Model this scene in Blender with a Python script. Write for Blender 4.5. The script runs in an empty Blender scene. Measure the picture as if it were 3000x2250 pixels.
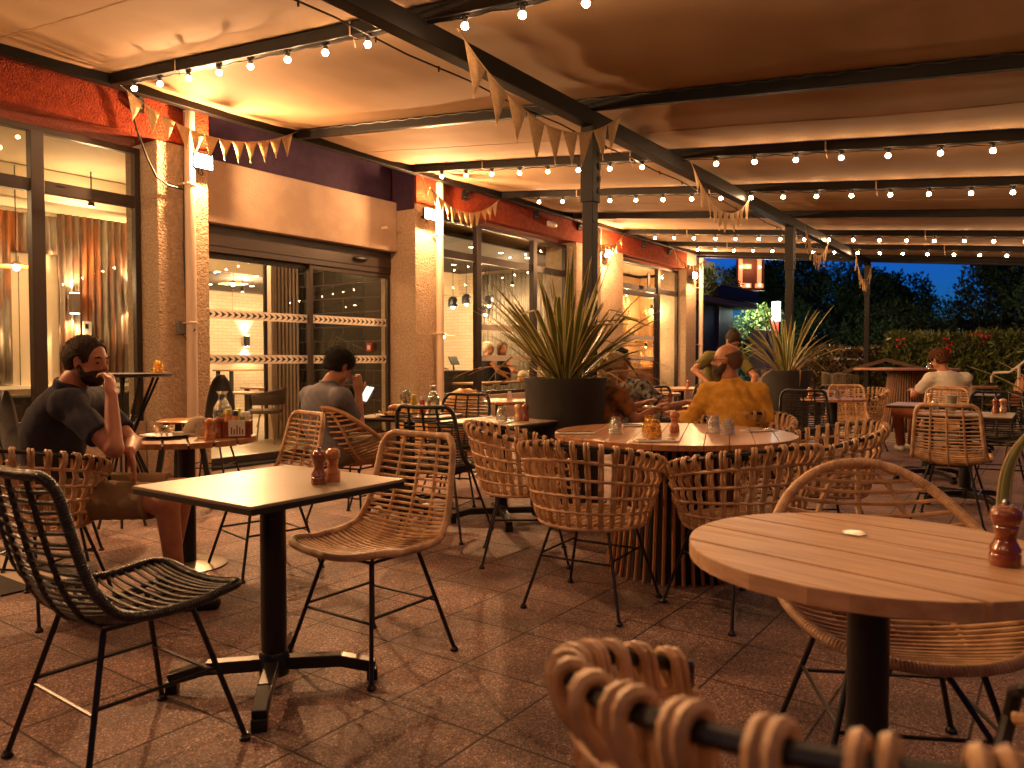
import bpy, math, random
import numpy as np
from mathutils import Vector, Matrix, noise as mnoise
R = math.radians; PI = math.pi
random.seed(7)
sc = bpy.context.scene
COL = sc.collection

# ---------------------------------------------------------------- camera
cam_d = bpy.data.cameras.new("camera"); cam = bpy.data.objects.new("camera", cam_d); COL.objects.link(cam)
cam.location = (0, 0, 1.2); cam.rotation_euler = (R(90 - 1.80), 0, R(35.27 - 90))
cam_d.sensor_width = 36; cam_d.lens = 27.13; cam_d.clip_start = 0.05; cam_d.clip_end = 600
cam_d.dof.use_dof = True; cam_d.dof.focus_distance = 4.6; cam_d.dof.aperture_fstop = 4.0
sc.camera = cam
# ---------------------------------------------------------------- sky (dusk)
w = bpy.data.worlds.new("World"); sc.world = w; w.use_nodes = True
nt = w.node_tree; nt.nodes.clear()
sky = nt.nodes.new("ShaderNodeTexSky"); sky.sky_type = 'NISHITA'; sky.sun_disc = False
sky.sun_elevation = R(-3.0); sky.sun_rotation = R(70); sky.air_density = 1.0; sky.dust_density = 0.3; sky.ozone_density = 5.0
bg = nt.nodes.new("ShaderNodeBackground"); bg.inputs[1].default_value = 1.0
out = nt.nodes.new("ShaderNodeOutputWorld")
hs = nt.nodes.new("ShaderNodeMix"); hs.data_type='RGBA'; hs.blend_type='MULTIPLY'; hs.inputs[0].default_value=1.0
hs.inputs[7].default_value=(0.08,0.62,0.95,1)
nt.links.new(sky.outputs[0], hs.inputs[6]); nt.links.new(hs.outputs[2], bg.inputs[0]); nt.links.new(bg.outputs[0], out.inputs[0])
sc.view_settings.view_transform = 'Standard'; sc.view_settings.look = 'None'; sc.view_settings.exposure = 1.15; sc.view_settings.gamma = 1.0
sc.cycles.max_bounces = 8; sc.cycles.diffuse_bounces = 4; sc.cycles.glossy_bounces = 4; sc.cycles.transmission_bounces = 8
sc.cycles.transparent_max_bounces = 16; sc.cycles.use_denoising = True; sc.cycles.sample_clamp_indirect = 4.0
sc.cycles.caustics_reflective = False; sc.cycles.caustics_refractive = False
WARM = (1.0, 0.50, 0.205)

# ---------------------------------------------------------------- materials
MATS = {}
def mat(name, col, rough=0.6, metal=0.0, col2=None, cs=8.0, cdet=4.0, clo=0.35, chi=0.65, bump=0.0, bs=40.0, bkind='noise', stretch=None, spec=0.5, coat=0.0, trans=0.0, emit=None, es=0.0, coords='Object', bdist=0.01, sheen=0.0, rvar=0.0):
    if name in MATS: return MATS[name]
    m = bpy.data.materials.new(name); m.use_nodes = True; n = m.node_tree; L = n.links
    b = n.nodes["Principled BSDF"]
    b.inputs["Base Color"].default_value = (*col, 1); b.inputs["Roughness"].default_value = rough; b.inputs["Metallic"].default_value = metal
    b.inputs["Specular IOR Level"].default_value = spec
    if coat: b.inputs["Coat Weight"].default_value = coat; b.inputs["Coat Roughness"].default_value = 0.12
    if trans: b.inputs["Transmission Weight"].default_value = trans
    if sheen: b.inputs["Sheen Weight"].default_value = sheen
    if emit: b.inputs["Emission Color"].default_value = (*emit, 1); b.inputs["Emission Strength"].default_value = es
    if col2 or bump or rvar:
        tc = n.nodes.new("ShaderNodeTexCoord"); mp = n.nodes.new("ShaderNodeMapping"); L.new(tc.outputs[coords], mp.inputs[0])
        if stretch: mp.inputs["Scale"].default_value = stretch
    if col2:
        t = n.nodes.new("ShaderNodeTexNoise"); t.inputs["Scale"].default_value = cs; t.inputs["Detail"].default_value = cdet; L.new(mp.outputs[0], t.inputs["Vector"])
        r = n.nodes.new("ShaderNodeValToRGB"); r.color_ramp.elements[0].position = clo; r.color_ramp.elements[1].position = chi
        r.color_ramp.elements[0].color = (*col, 1); r.color_ramp.elements[1].color = (*col2, 1)
        L.new(t.outputs[0], r.inputs[0]); L.new(r.outputs[0], b.inputs["Base Color"])
    if rvar:
        t = n.nodes.new("ShaderNodeTexNoise"); t.inputs["Scale"].default_value = 3; t.inputs["Detail"].default_value = 5; L.new(mp.outputs[0], t.inputs["Vector"])
        q = n.nodes.new("ShaderNodeMapRange"); q.inputs[1].default_value = 0.3; q.inputs[2].default_value = 0.7; q.inputs[3].default_value = max(0.03, rough-rvar); q.inputs[4].default_value = rough+rvar; L.new(t.outputs[0], q.inputs[0]); L.new(q.outputs[0], b.inputs["Roughness"])
    if bump:
        if bkind == 'noise':
            t = n.nodes.new("ShaderNodeTexNoise"); t.inputs["Scale"].default_value = bs; t.inputs["Detail"].default_value = 3; o = t.outputs[0]
        elif bkind == 'voronoi':
            t = n.nodes.new("ShaderNodeTexVoronoi"); t.inputs["Scale"].default_value = bs; o = t.outputs["Distance"]
        elif bkind == 'wave':
            t = n.nodes.new("ShaderNodeTexWave"); t.inputs["Scale"].default_value = bs; t.inputs["Distortion"].default_value = 0.6; o = t.outputs[0]
        L.new(mp.outputs[0], t.inputs["Vector"])
        u = n.nodes.new("ShaderNodeBump"); u.inputs["Strength"].default_value = bump; u.inputs["Distance"].default_value = bdist
        L.new(o, u.inputs["Height"]); L.new(u.outputs[0], b.inputs["Normal"])
    MATS[name] = m; return m
def emis(name, col, s):
    if name in MATS: return MATS[name]
    m = bpy.data.materials.new(name); m.use_nodes = True; n = m.node_tree; n.nodes.clear()
    e = n.nodes.new("ShaderNodeEmission"); e.inputs[0].default_value = (*col, 1); e.inputs[1].default_value = s
    o = n.nodes.new("ShaderNodeOutputMaterial"); n.links.new(e.outputs[0], o.inputs[0]); MATS[name] = m; return m
def pane_glass():
    m = bpy.data.materials.new("window_glass"); m.use_nodes = True; n = m.node_tree; n.nodes.clear(); L = n.links
    g = n.nodes.new("ShaderNodeBsdfGlossy"); g.inputs["Roughness"].default_value = 0.0; g.inputs[0].default_value = (1, 1, 1, 1)
    t = n.nodes.new("ShaderNodeBsdfTransparent"); t.inputs[0].default_value = (0.93, 0.95, 0.93, 1)
    f = n.nodes.new("ShaderNodeFresnel"); f.inputs[0].default_value = 1.5
    mx = n.nodes.new("ShaderNodeMixShader"); o = n.nodes.new("ShaderNodeOutputMaterial")
    ge = n.nodes.new("ShaderNodeNewGeometry"); iv = n.nodes.new("ShaderNodeMath"); iv.operation = 'SUBTRACT'; iv.inputs[0].default_value = 1.0; L.new(ge.outputs["Backfacing"], iv.inputs[1])
    ml = n.nodes.new("ShaderNodeMath"); ml.operation = 'MULTIPLY'; L.new(f.outputs[0], ml.inputs[0]); L.new(iv.outputs[0], ml.inputs[1])
    L.new(ml.outputs[0], mx.inputs[0]); L.new(t.outputs[0], mx.inputs[1]); L.new(g.outputs[0], mx.inputs[2]); L.new(mx.outputs[0], o.inputs[0]); return m
GLASS = pane_glass()
def tumbler(name, col, bs=90):
    # pressed glass: sparkling facets, see-through between them
    m = bpy.data.materials.new(name); m.use_nodes = True; n = m.node_tree; n.nodes.clear(); L = n.links
    tc = n.nodes.new("ShaderNodeTexCoord"); v = n.nodes.new("ShaderNodeTexVoronoi"); v.inputs["Scale"].default_value = bs; L.new(tc.outputs["Object"], v.inputs["Vector"])
    bm = n.nodes.new("ShaderNodeBump"); bm.inputs["Strength"].default_value = 1.0; bm.inputs["Distance"].default_value = 0.004; L.new(v.outputs["Distance"], bm.inputs["Height"])
    g = n.nodes.new("ShaderNodeBsdfGlossy"); g.inputs["Roughness"].default_value = 0.08; g.inputs[0].default_value = (*col, 1); L.new(bm.outputs[0], g.inputs["Normal"])
    t = n.nodes.new("ShaderNodeBsdfTransparent"); t.inputs[0].default_value = (*[0.55 + 0.4 * c for c in col], 1)
    f = n.nodes.new("ShaderNodeLayerWeight"); f.inputs[0].default_value = 0.62; L.new(bm.outputs[0], f.inputs["Normal"])
    mx = n.nodes.new("ShaderNodeMixShader"); o = n.nodes.new("ShaderNodeOutputMaterial"); mr = n.nodes.new("ShaderNodeMapRange"); mr.inputs[3].default_value = 0.22; mr.inputs[4].default_value = 0.95; L.new(f.outputs["Facing"], mr.inputs[0])
    L.new(mr.outputs[0], mx.inputs[0]); L.new(t.outputs[0], mx.inputs[1]); L.new(g.outputs[0], mx.inputs[2]); L.new(mx.outputs[0], o.inputs[0]); MATS[name] = m; return m

# ---------------------------------------------------------------- mesh helpers
class MB:
    def __init__(s): s.v = []; s.f = []
    def add(s, vs, fs):
        o = len(s.v); s.v.extend([tuple(p) for p in vs]); s.f.extend([tuple(i + o for i in f) for f in fs]); return s
    def bx(s, x0, x1, y0, y1, z0, z1):
        return s.add([(x0,y0,z0),(x1,y0,z0),(x1,y1,z0),(x0,y1,z0),(x0,y0,z1),(x1,y0,z1),(x1,y1,z1),(x0,y1,z1)],
            [(0,3,2,1),(4,5,6,7),(0,1,5,4),(1,2,6,5),(2,3,7,6),(3,0,4,7)])
    def box(s, c, sz, M=None):
        x, y, z = [a / 2 for a in sz]; vs = [Vector((a*x, b*y, d*z)) for d in (-1,1) for (a,b) in ((-1,-1),(1,-1),(1,1),(-1,1))]
        if M: vs = [M @ p for p in vs]
        vs = [p + Vector(c) for p in vs]
        return s.add(vs, [(0,3,2,1),(4,5,6,7),(0,1,5,4),(1,2,6,5),(2,3,7,6),(3,0,4,7)])
    def bar(s, a, b, w, h, up=(0,0,1)):
        a = Vector(a); b = Vector(b); d = (b - a).normalized(); sd = d.cross(Vector(up)).normalized(); u = sd.cross(d)
        vs = [p + sd*(i*w/2) + u*(j*h/2) for p in (a, b) for (i, j) in ((-1,-1),(1,-1),(1,1),(-1,1))]
        return s.add(vs, [(0,1,2,3),(7,6,5,4),(0,4,5,1),(1,5,6,2),(2,6,7,3),(3,7,4,0)])
    def tube(s, pts, r, n=8, closed=False, flat=1.0):
        P = [Vector(p) for p in pts]; N = len(P); rs = r if isinstance(r, (list, tuple)) else [r]*N
        T = []
        for i in range(N):
            if closed: d = P[(i+1) % N] - P[i-1]
            else: d = P[min(i+1, N-1)] - P[max(i-1, 0)]
            T.append(d.normalized() if d.length > 1e-9 else Vector((0,0,1)))
        u = Vector((0,0,1)) if abs(T[0].z) < 0.9 else Vector((1,0,0)); u = (u - T[0]*u.dot(T[0])).normalized()
        vs = []; o = len(s.v)
        for i in range(N):
            u = u - T[i]*u.dot(T[i])
            u = u.normalized() if u.length > 1e-6 else T[i].orthogonal().normalized()
            q = T[i].cross(u)
            for k in range(n):
                a = 2*PI*k/n; vs.append(P[i] + (u*math.cos(a) + q*math.sin(a)*flat)*rs[i])
        fs = []
        for i in range(N if closed else N-1):
            j = (i+1) % N
            for k in range(n):
                l = (k+1) % n; fs.append((i*n+k, i*n+l, j*n+l, j*n+k))
        if not closed: fs.append(tuple(range(n))[::-1]); fs.append(tuple((N-1)*n+k for k in range(n)))
        return s.add(vs, fs)
    def rope(s, pts, r, n=8, closed=False, pitch=0.0085, d=0.10):
        P = [Vector(p) for p in pts]; P = P + [P[0]] if closed else P; out_ = []; L_ = [0]
        for a, b in zip(P[:-1], P[1:]): L_.append(L_[-1]+(b-a).length)
        N = max(8, int(L_[-1]/pitch)*3); N -= N % 3; k = 0
        for i in range(N if closed else N+1):
            t = L_[-1]*i/N
            while k < len(L_)-2 and L_[k+1] < t: k += 1
            out_.append(P[k].lerp(P[k+1], (t-L_[k])/max(1e-9, L_[k+1]-L_[k])))
        return s.tube(out_, [r*(1-d) if i % 3 == 0 else r*(1+0.02*math.sin(i*0.37)) for i in range(len(out_))], n, closed)
    def lathe(s, prof, n=24, c=(0,0,0), sx=1, sy=1):
        vs = []; fs = []; m = len(prof)
        for (r, z) in prof:
            for k in range(n):
                a = 2*PI*k/n; vs.append((c[0]+r*math.cos(a)*sx, c[1]+r*math.sin(a)*sy, c[2]+z))
        for i in range(m-1):
            for k in range(n):
                l = (k+1) % n; fs.append((i*n+k, i*n+l, (i+1)*n+l, (i+1)*n+k))
        if prof[0][0] > 1e-6: fs.append(tuple(range(n))[::-1])
        if prof[-1][0] > 1e-6: fs.append(tuple((m-1)*n+k for k in range(n)))
        return s.add(vs, fs)
    def prism(s, poly, z0, z1):
        n = len(poly); vs = [(x,y,z0) for x,y in poly] + [(x,y,z1) for x,y in poly]
        return s.add(vs, [tuple(range(n))[::-1], tuple(range(n,2*n))] + [(i,(i+1)%n,n+(i+1)%n,n+i) for i in range(n)])
    def ell(s, c, r, n=14, m=8, M=None, fn=None):
        vs = []; fs = []
        for i in range(m+1):
            t = PI*i/m
            for k in range(n):
                a = 2*PI*k/n; p = Vector((math.sin(t)*math.cos(a)*r[0], math.sin(t)*math.sin(a)*r[1], math.cos(t)*r[2]))
                if M: p = M @ p
                p = p + Vector(c)
                if fn: p = fn(p)
                vs.append(p)
        for i in range(m):
            for k in range(n):
                l = (k+1) % n; fs.append((i*n+k, (i+1)*n+k, (i+1)*n+l, i*n+l))
        return s.add(vs, fs)
    def grid(s, fn, nu, nv):
        vs = [fn(i/nu, j/nv) for j in range(nv+1) for i in range(nu+1)]
        return s.add(vs, [(j*(nu+1)+i, j*(nu+1)+i+1, (j+1)*(nu+1)+i+1, (j+1)*(nu+1)+i) for j in range(nv) for i in range(nu)])
    def xf(s, M):
        s.v = [tuple(M @ Vector(p)) for p in s.v]; return s
    def build(s, name, m, parent=None, loc=None, smooth=True, sharp=38, bevel=0, solid=0, mats=None):
        me = bpy.data.meshes.new(name); me.from_pydata(s.v, [], s.f); me.validate(); me.update()
        o = bpy.data.objects.new(name, me); COL.objects.link(o)
        if m: me.materials.append(m)
        if smooth:
            me.shade_smooth()
            try: me.set_sharp_from_angle(angle=R(sharp))
            except Exception: pass
        if parent: o.parent = parent
        if loc is not None: o.location = loc
        if solid: q = o.modifiers.new('solid', 'SOLIDIFY'); q.thickness = solid; q.offset = 0
        if bevel: q = o.modifiers.new('bevel', 'BEVEL'); q.width = bevel; q.segments = 2; q.limit_method = 'ANGLE'; q.angle_limit = R(40)
        return o
def tag(o, label=None, cat=None, group=None, kind=None):
    if label: o['label'] = label
    if cat: o['category'] = cat
    if group: o['group'] = group
    if kind: o['kind'] = kind
    return o
def thing(name, label, cat, loc=(0,0,0), rz=0, group=None):
    o = bpy.data.objects.new(name, None); COL.objects.link(o); o.empty_display_size = 0.1
    o.location = loc; o.rotation_euler = (0, 0, R(rz)); return tag(o, label, cat, group)
def kids(o): return [c for c in bpy.data.objects if c.parent == o]
def dup(root, loc, rz, label=None, group=None, scale=None, rot=None):
    def cp(o, par):
        c = o.copy(); COL.objects.link(c); c.parent = par
        for ch in kids(o): cp(ch, c)
        return c
    c = cp(root, None); c.location = loc; c.rotation_euler = rot if rot else (0, 0, R(rz))
    if scale: c.scale = (scale,)*3
    if label: c['label'] = label
    if group: c['group'] = group
    return c
def struct(o): o['kind'] = 'structure'; return o
# ---------------------------------------------------------------- setting materials
M_steel = mat('bronze_painted_steel', (0.0035,0.003,0.003), 0.5, 0.0, col2=(0.006,0.005,0.005), cs=3, spec=0.25, bump=0.05, bs=60)
M_black = mat('black_powder_coat', (0.006,0.006,0.007), 0.42, 0.0, bump=0.05, bs=200)
M_frame = mat('window_bronze_aluminium', (0.030,0.019,0.015), 0.45, 0.0)
M_fabric = mat('canopy_canvas', (0.32,0.205,0.11), 0.85, col2=(0.38,0.25,0.135), cs=1.2, bump=0.15, bs=420, bdist=0.002)
M_stucco = mat('rough_cream_stucco', (0.46,0.34,0.235), 0.9, col2=(0.58,0.45,0.32), cs=30, spec=0.25, bump=1.0, bs=48, bkind='noise', bdist=0.045)
M_smooth = mat('smooth_cream_render', (0.40,0.30,0.225), 0.9, col2=(0.50,0.385,0.29), cs=2.5, cdet=8, spec=0.2, bump=0.9, bs=55, bdist=0.012)
M_red = mat('terracotta_red_stucco', (0.22,0.030,0.010), 0.9, col2=(0.31,0.048,0.014), cs=18, spec=0.25, bump=1.0, bs=60, bdist=0.025)
M_purple = mat('aubergine_stucco', (0.030,0.012,0.034), 0.9, col2=(0.045,0.018,0.050), cs=12, bump=0.6, bs=60, bdist=0.01)
M_pipe = mat('cream_pvc_pipe', (0.66,0.54,0.42), 0.4)
# ---------------------------------------------------------------- paving
def paver_mat():
    m = bpy.data.materials.new("washed_concrete_pavers"); m.use_nodes = True; n = m.node_tree; L = n.links; b = n.nodes["Principled BSDF"]
    tc = n.nodes.new("ShaderNodeTexCoord"); sep = n.nodes.new("ShaderNodeSeparateXYZ"); L.new(tc.outputs["Object"], sep.inputs[0])
    def M(op, a, bb=None, c=None):
        q = n.nodes.new("ShaderNodeMath"); q.operation = op
        for i, x in enumerate((a, bb, c)):
            if x is None: continue
            if isinstance(x, (int, float)): q.inputs[i].default_value = x
            else: L.new(x, q.inputs[i])
        return q.outputs[0]
    S = 0.4205
    wob = n.nodes.new("ShaderNodeTexNoise"); wob.inputs["Scale"].default_value = 30; L.new(tc.outputs["Object"], wob.inputs["Vector"])
    wo = M('MULTIPLY', M('SUBTRACT', wob.outputs[0], 0.5), 0.004)
    u = M('DIVIDE', M('ADD', M('SUBTRACT', sep.outputs[0], 1.93), wo), S); v = M('DIVIDE', M('ADD', M('SUBTRACT', sep.outputs[1], 1.89), wo), S)
    du = M('MULTIPLY', M('PINGPONG', u, 0.5), S); dv = M('MULTIPLY', M('PINGPONG', v, 0.5), S)
    d = M('MINIMUM', du, dv); j = n.nodes.new("ShaderNodeMapRange"); j.inputs[1].default_value = 0.0022; j.inputs[2].default_value = 0.006; L.new(d, j.inputs[0])
    cell = n.nodes.new("ShaderNodeCombineXYZ"); L.new(M('FLOOR', u), cell.inputs[0]); L.new(M('FLOOR', v), cell.inputs[1])
    wn = n.nodes.new("ShaderNodeTexWhiteNoise"); L.new(cell.outputs[0], wn.inputs[0])
    # aggregate specks
    vo = n.nodes.new("ShaderNodeTexVoronoi"); vo.inputs["Scale"].default_value = 190; L.new(tc.outputs["Object"], vo.inputs["Vector"])
    r = n.nodes.new("ShaderNodeValToRGB"); e = r.color_ramp.elements; e[0].position = 0; e[0].color = (0.06,0.030,0.026,1); e[1].position = 1; e[1].color = (0.62,0.42,0.32,1)
    x = e.new(0.45); x.color = (0.20,0.115,0.095,1); x = e.new(0.85); x.color = (0.28,0.17,0.14,1)
    sc_ = n.nodes.new("ShaderNodeSeparateColor"); L.new(vo.outputs["Color"], sc_.inputs[0]); L.new(sc_.outputs[0], r.inputs[0])
    st = n.nodes.new("ShaderNodeTexNoise"); st.inputs["Scale"].default_value = 2.6; st.inputs["Detail"].default_value = 6; L.new(tc.outputs["Object"], st.inputs["Vector"])
    sr = n.nodes.new("ShaderNodeMapRange"); sr.inputs[1].default_value = 0.35; sr.inputs[2].default_value = 0.60; sr.inputs[3].default_value = 0.52; sr.inputs[4].default_value = 1.0; L.new(st.outputs[0], sr.inputs[0])
    tint = M('MULTIPLY', sr.outputs[0], M('ADD', M('MULTIPLY', wn.outputs[0], 0.22), 0.89))
    mul = n.nodes.new("ShaderNodeMix"); mul.data_type = 'RGBA'; mul.blend_type = 'MULTIPLY'; mul.inputs[0].default_value = 1
    cc = n.nodes.new("ShaderNodeCombineXYZ"); [L.new(tint, cc.inputs[i]) for i in range(3)]
    L.new(r.outputs[0], mul.inputs[6]); L.new(cc.outputs[0], mul.inputs[7])
    mx = n.nodes.new("ShaderNodeMix"); mx.data_type = 'RGBA'; L.new(j.outputs[0], mx.inputs[0]); mx.inputs[6].default_value = (0.02,0.01,0.008,1); L.new(mul.outputs[2], mx.inputs[7])
    L.new(mx.outputs[2], b.inputs["Base Color"])
    rr = n.nodes.new("ShaderNodeMapRange"); rr.inputs[3].default_value = 0.55; rr.inputs[4].default_value = 0.85; L.new(sc_.outputs[1], rr.inputs[0]); L.new(rr.outputs[0], b.inputs["Roughness"])
    h = M('ADD', M('MULTIPLY', j.outputs[0], 1.0), M('MULTIPLY', vo.outputs["Distance"], 0.25))
    bm = n.nodes.new("ShaderNodeBump"); bm.inputs["Strength"].default_value = 0.8; bm.inputs["Distance"].default_value = 0.004; L.new(h, bm.inputs["Height"]); L.new(bm.outputs[0], b.inputs["Normal"])
    return m
struct(MB().bx(-8, 24, -8, 7.75, -0.12, 0.0).build('patio_paving', paver_mat(), smooth=False))
struct(MB().bx(-250, 350, -250, 300, -0.6, -0.14).build('ground', mat('dark_asphalt_ground', (0.03,0.03,0.03), 0.9, col2=(0.045,0.045,0.045), cs=4, bump=0.3, bs=60), smooth=False))

# ---------------------------------------------------------------- pergola
def zc(y): return 3.70 - 0.10*(6.85 - y)         # canopy plane
BX = [-2.3, -0.35, 1.62, 3.57, 5.60, 7.45, 9.38, 11.45, 13.40, 15.30, 17.05]
Y0 = -3.2
per = thing('pergola', 'dark steel pergola roofed with beige canvas over the whole patio', 'pergola')
def beam(x, a=Y0, b=6.85):
    mb = MB(); mb.bar((x, a, zc(a)-0.045), (x, b, zc(b)-0.045), 0.06, 0.09, up=(0,0,1)); return mb.build('cross_beam', M_steel, per, bevel=0.006)
for x in BX: beam(x)
mb = MB(); mb.bar((-2.3,6.85,3.655),(17.1,6.85,3.655),0.09,0.10); mb.bar((-2.3,6.80,3.735),(17.1,6.80,3.735),0.03,0.03); mb.build('wall_beam', M_steel, per, bevel=0.006)
gz = zc(3.2) - 0.15
mb = MB(); mb.bar((-2.3,3.2,gz),(17.1,3.2,gz),0.11,0.13); mb.build('girder', M_steel, per, bevel=0.006)
mb = MB(); mb.bar((-2.3,Y0,zc(Y0)-0.15),(17.1,Y0,zc(Y0)-0.15),0.10,0.12); mb.build('edge_beam', M_steel, per, bevel=0.006)
mb = MB(); mb.bar((17.13,Y0,zc(Y0)-0.06),(17.13,6.85,zc(6.85)-0.06),0.10,0.16); mb.build('end_beam', M_steel, per, bevel=0.006)
for x, y in ((5.65,3.2),(11.5,3.2),(17.35-0.25,3.2),(-0.35,3.2),(5.65,Y0),(11.5,Y0),(17.1,Y0)):
    mb = MB(); t = zc(y)-0.21
    mb.bx(x-0.048,x+0.048,y-0.048,y+0.048,0.0,t-0.42); mb.bx(x-0.06,x+0.06,y-0.06,y+0.06,t-0.62,t+0.02); mb.bx(x-0.11,x+0.11,y-0.11,y+0.11,0.0,0.012)
    for k in range(5): mb.bx(x+0.015,x+0.062,y-0.066,y-0.06,t-0.55+k*0.1,t-0.50+k*0.1)
    p = mb.build('post', M_steel, per, smooth=False, bevel=0.004)
    MB().lathe([(0.009,0),(0.009,0.006)],10).xf(Matrix.Translation((x-0.02,y-0.05,t-0.78)) @ Matrix.Rotation(R(90),4,'X')).build('bolt', M_black, p)
for i in range(len(BX)-1):
    xa, xb = BX[i]+0.01, BX[i+1]-0.01
    def f(u, v, xa=xa, xb=xb, i=i):
        y = Y0 + v*(6.86-Y0); s = 4*u*(1-u)
        n = mnoise.noise(Vector((u*1.5+i*7, y*0.7, i*3.1)))*0.03 + mnoise.noise(Vector((u*6+i*3, y*0.35, i)))*0.008
        e = (1-s)*s*4; n2 = mnoise.noise(Vector((u*11+i*9, y*1.6, i)))*0.007*e + mnoise.noise(Vector((u*3, y*5.0, i*2.2)))*0.004*s
        return (xa+u*(xb-xa), y, zc(y) + 0.006 - s*0.035 + s*n + n2)
    cp = MB().grid(f, 34, 150).build('canvas_panel', M_fabric, per, solid=0.004)
    if i in (2,4,6,8): MB().tube([Vector(f(0.52, v))-Vector((0,0,.003)) for v in np.linspace(0,1,60)], 0.0028, 4).build('welded_seam', M_fabric, cp)
# hooks along the lacing edges of the plain beams
for x in (5.60, 11.45):
    mb = MB()
    mb.tube([(x-0.034, Y0+0.3+k*0.11, zc(Y0+0.3+k*0.11)-(0.003 if k%2 else 0.016)) for k in range(88)], 0.005, 5); mb.build('lacing', M_black, per)
MB().tube([(1.0+k*0.115,6.77,3.70+(0.012 if k%2 else 0)) for k in range(140)],0.006,5).build('lacing', M_black, per)
# tension rod under the canvas
mb = MB(); mb.tube([(x, 3.62, zc(3.62)-0.10 - (0.02 if k%2 else 0)) for k,x in enumerate(np.linspace(-2,17,30))], 0.007, 6)
for x in np.arange(0.5, 17, 0.62): mb.bar((x,3.62,zc(3.62)-0.135),(x+0.012,3.63,zc(3.62)-0.095),0.012,0.012)
mb.build('tension_cable', M_black, per)
# brackets on the wall
for x in (2.62,3.9,8.75,10.6,12.0,14.6,15.9): 
    mb = MB(); mb.bx(x-0.06,x+0.06,7.00,7.045,3.50,3.62); mb.bar((x,7.03,3.6),(x,6.88,3.66),0.05,0.05); b = mb.build('wall_bracket', M_black, per)
    MB().bx(x-0.035,x-0.02,6.99,7.0,3.53,3.545).build('screw', mat('zinc_screw',(0.5,0.5,0.5),0.3,1.0), b)
    MB().bx(x+0.02,x+0.035,6.99,7.0,3.53,3.545).build('screw', MATS['zinc_screw'], b)

# ---------------------------------------------------------------- string lights
M_bulb = emis('lit_bulb_glass', (1.0, 0.56, 0.27), 125)
M_cable = mat('black_rubber_cable', (0.008,0.007,0.007), 0.5)
M_tape = mat('clear_cable_tie', (0.5,0.38,0.26), 0.4)
def string_light(x, y0, n, step, nearest):
    t = thing('string_light', nearest, 'string light', (x, 0, 0), 0, 'festoon light strings under the pergola')
    rnd = random.Random(int(x*100)); pts = []
    for k in range(n*4+1):
        y = y0 - k*step/4 + step/2; ph = (k % 4)/4
        pts.append((0.0, y, zc(y)-0.098-0.012*math.sin(ph*PI)-rnd.random()*0.004))
    MB().tube(pts, 0.0055, 5).build('cable', M_cable, t)
    for k in range(n):
        y = y0 - k*step + rnd.uniform(-.012,.012); z = zc(y) - 0.095; tl = rnd.uniform(-0.05,0.05); dx = tl*0.05
        h = MB(); h.lathe([(0.016,0),(0.018,-0.012),(0.017,-0.03),(0.0145,-0.034),(0.0145,-0.045)], 10, (dx/2,y,z)); h.bx(-0.012,0.012,y-0.028,y+0.028,z-0.008,z+0.006)
        ho = h.build('lamp_holder', M_black, t)
        MB().lathe([(0.0,-0.083),(0.009,-0.081),(0.017,-0.075),(0.0215,-0.065),(0.0215,-0.058),(0.017,-0.05),(0.0125,-0.044),(0.0,-0.043)][::-1], 10, (dx,y,z)).build('bulb', M_bulb, ho)
    for k in range(2, n, 5):
        y = y0 - k*step + 0.13
        m = MB(); m.bar((0.0,y,zc(y)-0.09),(0.004,y-0.01,zc(y)-0.16),0.012,0.003); m.bx(-0.034,0.034,y-0.006,y+0.006,zc(y)-0.092,zc(y)-0.088); m.bx(-0.0335,-0.031,y-0.006,y+0.006,zc(y)-0.09,zc(y)); m.build('cable_tie', M_tape, t)
string_light(3.565, 6.46, 19, 0.4005, 'string of warm globe bulbs on the nearest beam crossing the top of the photo')
string_light(1.62, 6.46, 22, 0.4005, 'string of warm globe bulbs above the camera, outside the photo')
string_light(-2.3, 6.46, 22, 0.4005, 'string of warm globe bulbs far behind the camera')
string_light(7.45, 6.34, 21, 0.3925, 'string of warm globe bulbs on the second lit beam, first one beyond the middle post')
string_light(9.38, 6.15, 21, 0.3835, 'string of warm globe bulbs on the third lit beam, nearest before the second post')
string_light(13.4, 6.20, 21, 0.386, 'string of warm globe bulbs on the fourth lit beam, next to last before the trees')
string_light(15.3, 6.13, 21, 0.385, 'string of warm globe bulbs on the farthest beam, last before the trees')

# ---------------------------------------------------------------- restaurant building
bld = thing('restaurant_building', 'cream stucco restaurant front with terracotta band and glazed openings along the patio', 'building')
B = lambda: MB()
def wall(name, m, x0,x1,y0,y1,z0,z1, par=bld): return MB().bx(x0,x1,y0,y1,z0,z1).build(name, m, par, smooth=False, bevel=0.012)
wall('pillar', M_stucco, 4.10,4.65,7.05,7.62,0,3.30)
wall('pillar', M_stucco, -0.1,0.497,7.05,7.62,0,3.30)
wall('low_wall', M_smooth, -3.0,-0.103,7.28,7.62,0,3.30)
wall('pillar', M_stucco, 7.73,8.32,7.05,7.70,0,3.30)
wall('pillar', M_stucco, 11.95,13.78,7.05,7.70,0,3.30)
wall('pillar', M_stucco, 16.95,17.55,7.05,7.70,0,4.4)
wall('low_wall', M_smooth, 0.5,4.097,7.28,7.60,0,0.60)
wall('low_wall', M_smooth, 8.323,11.947,7.20,7.60,0,0.66)
wall('terracotta_band', M_red, -3.0,4.65,7.03,7.62,3.303,4.5)
wall('terracotta_band', M_red, 7.73,16.947,7.03,7.70,3.303,4.5)
wall('aubergine_band', M_purple, 4.653,7.70,7.46,7.70,3.337,4.5)
wall('aubergine_band', M_purple, 7.716,7.728,7.06,7.455,3.22,4.5)
wall('lintel', M_smooth, 4.653,7.727,7.38,7.66,2.665,3.334)
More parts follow.
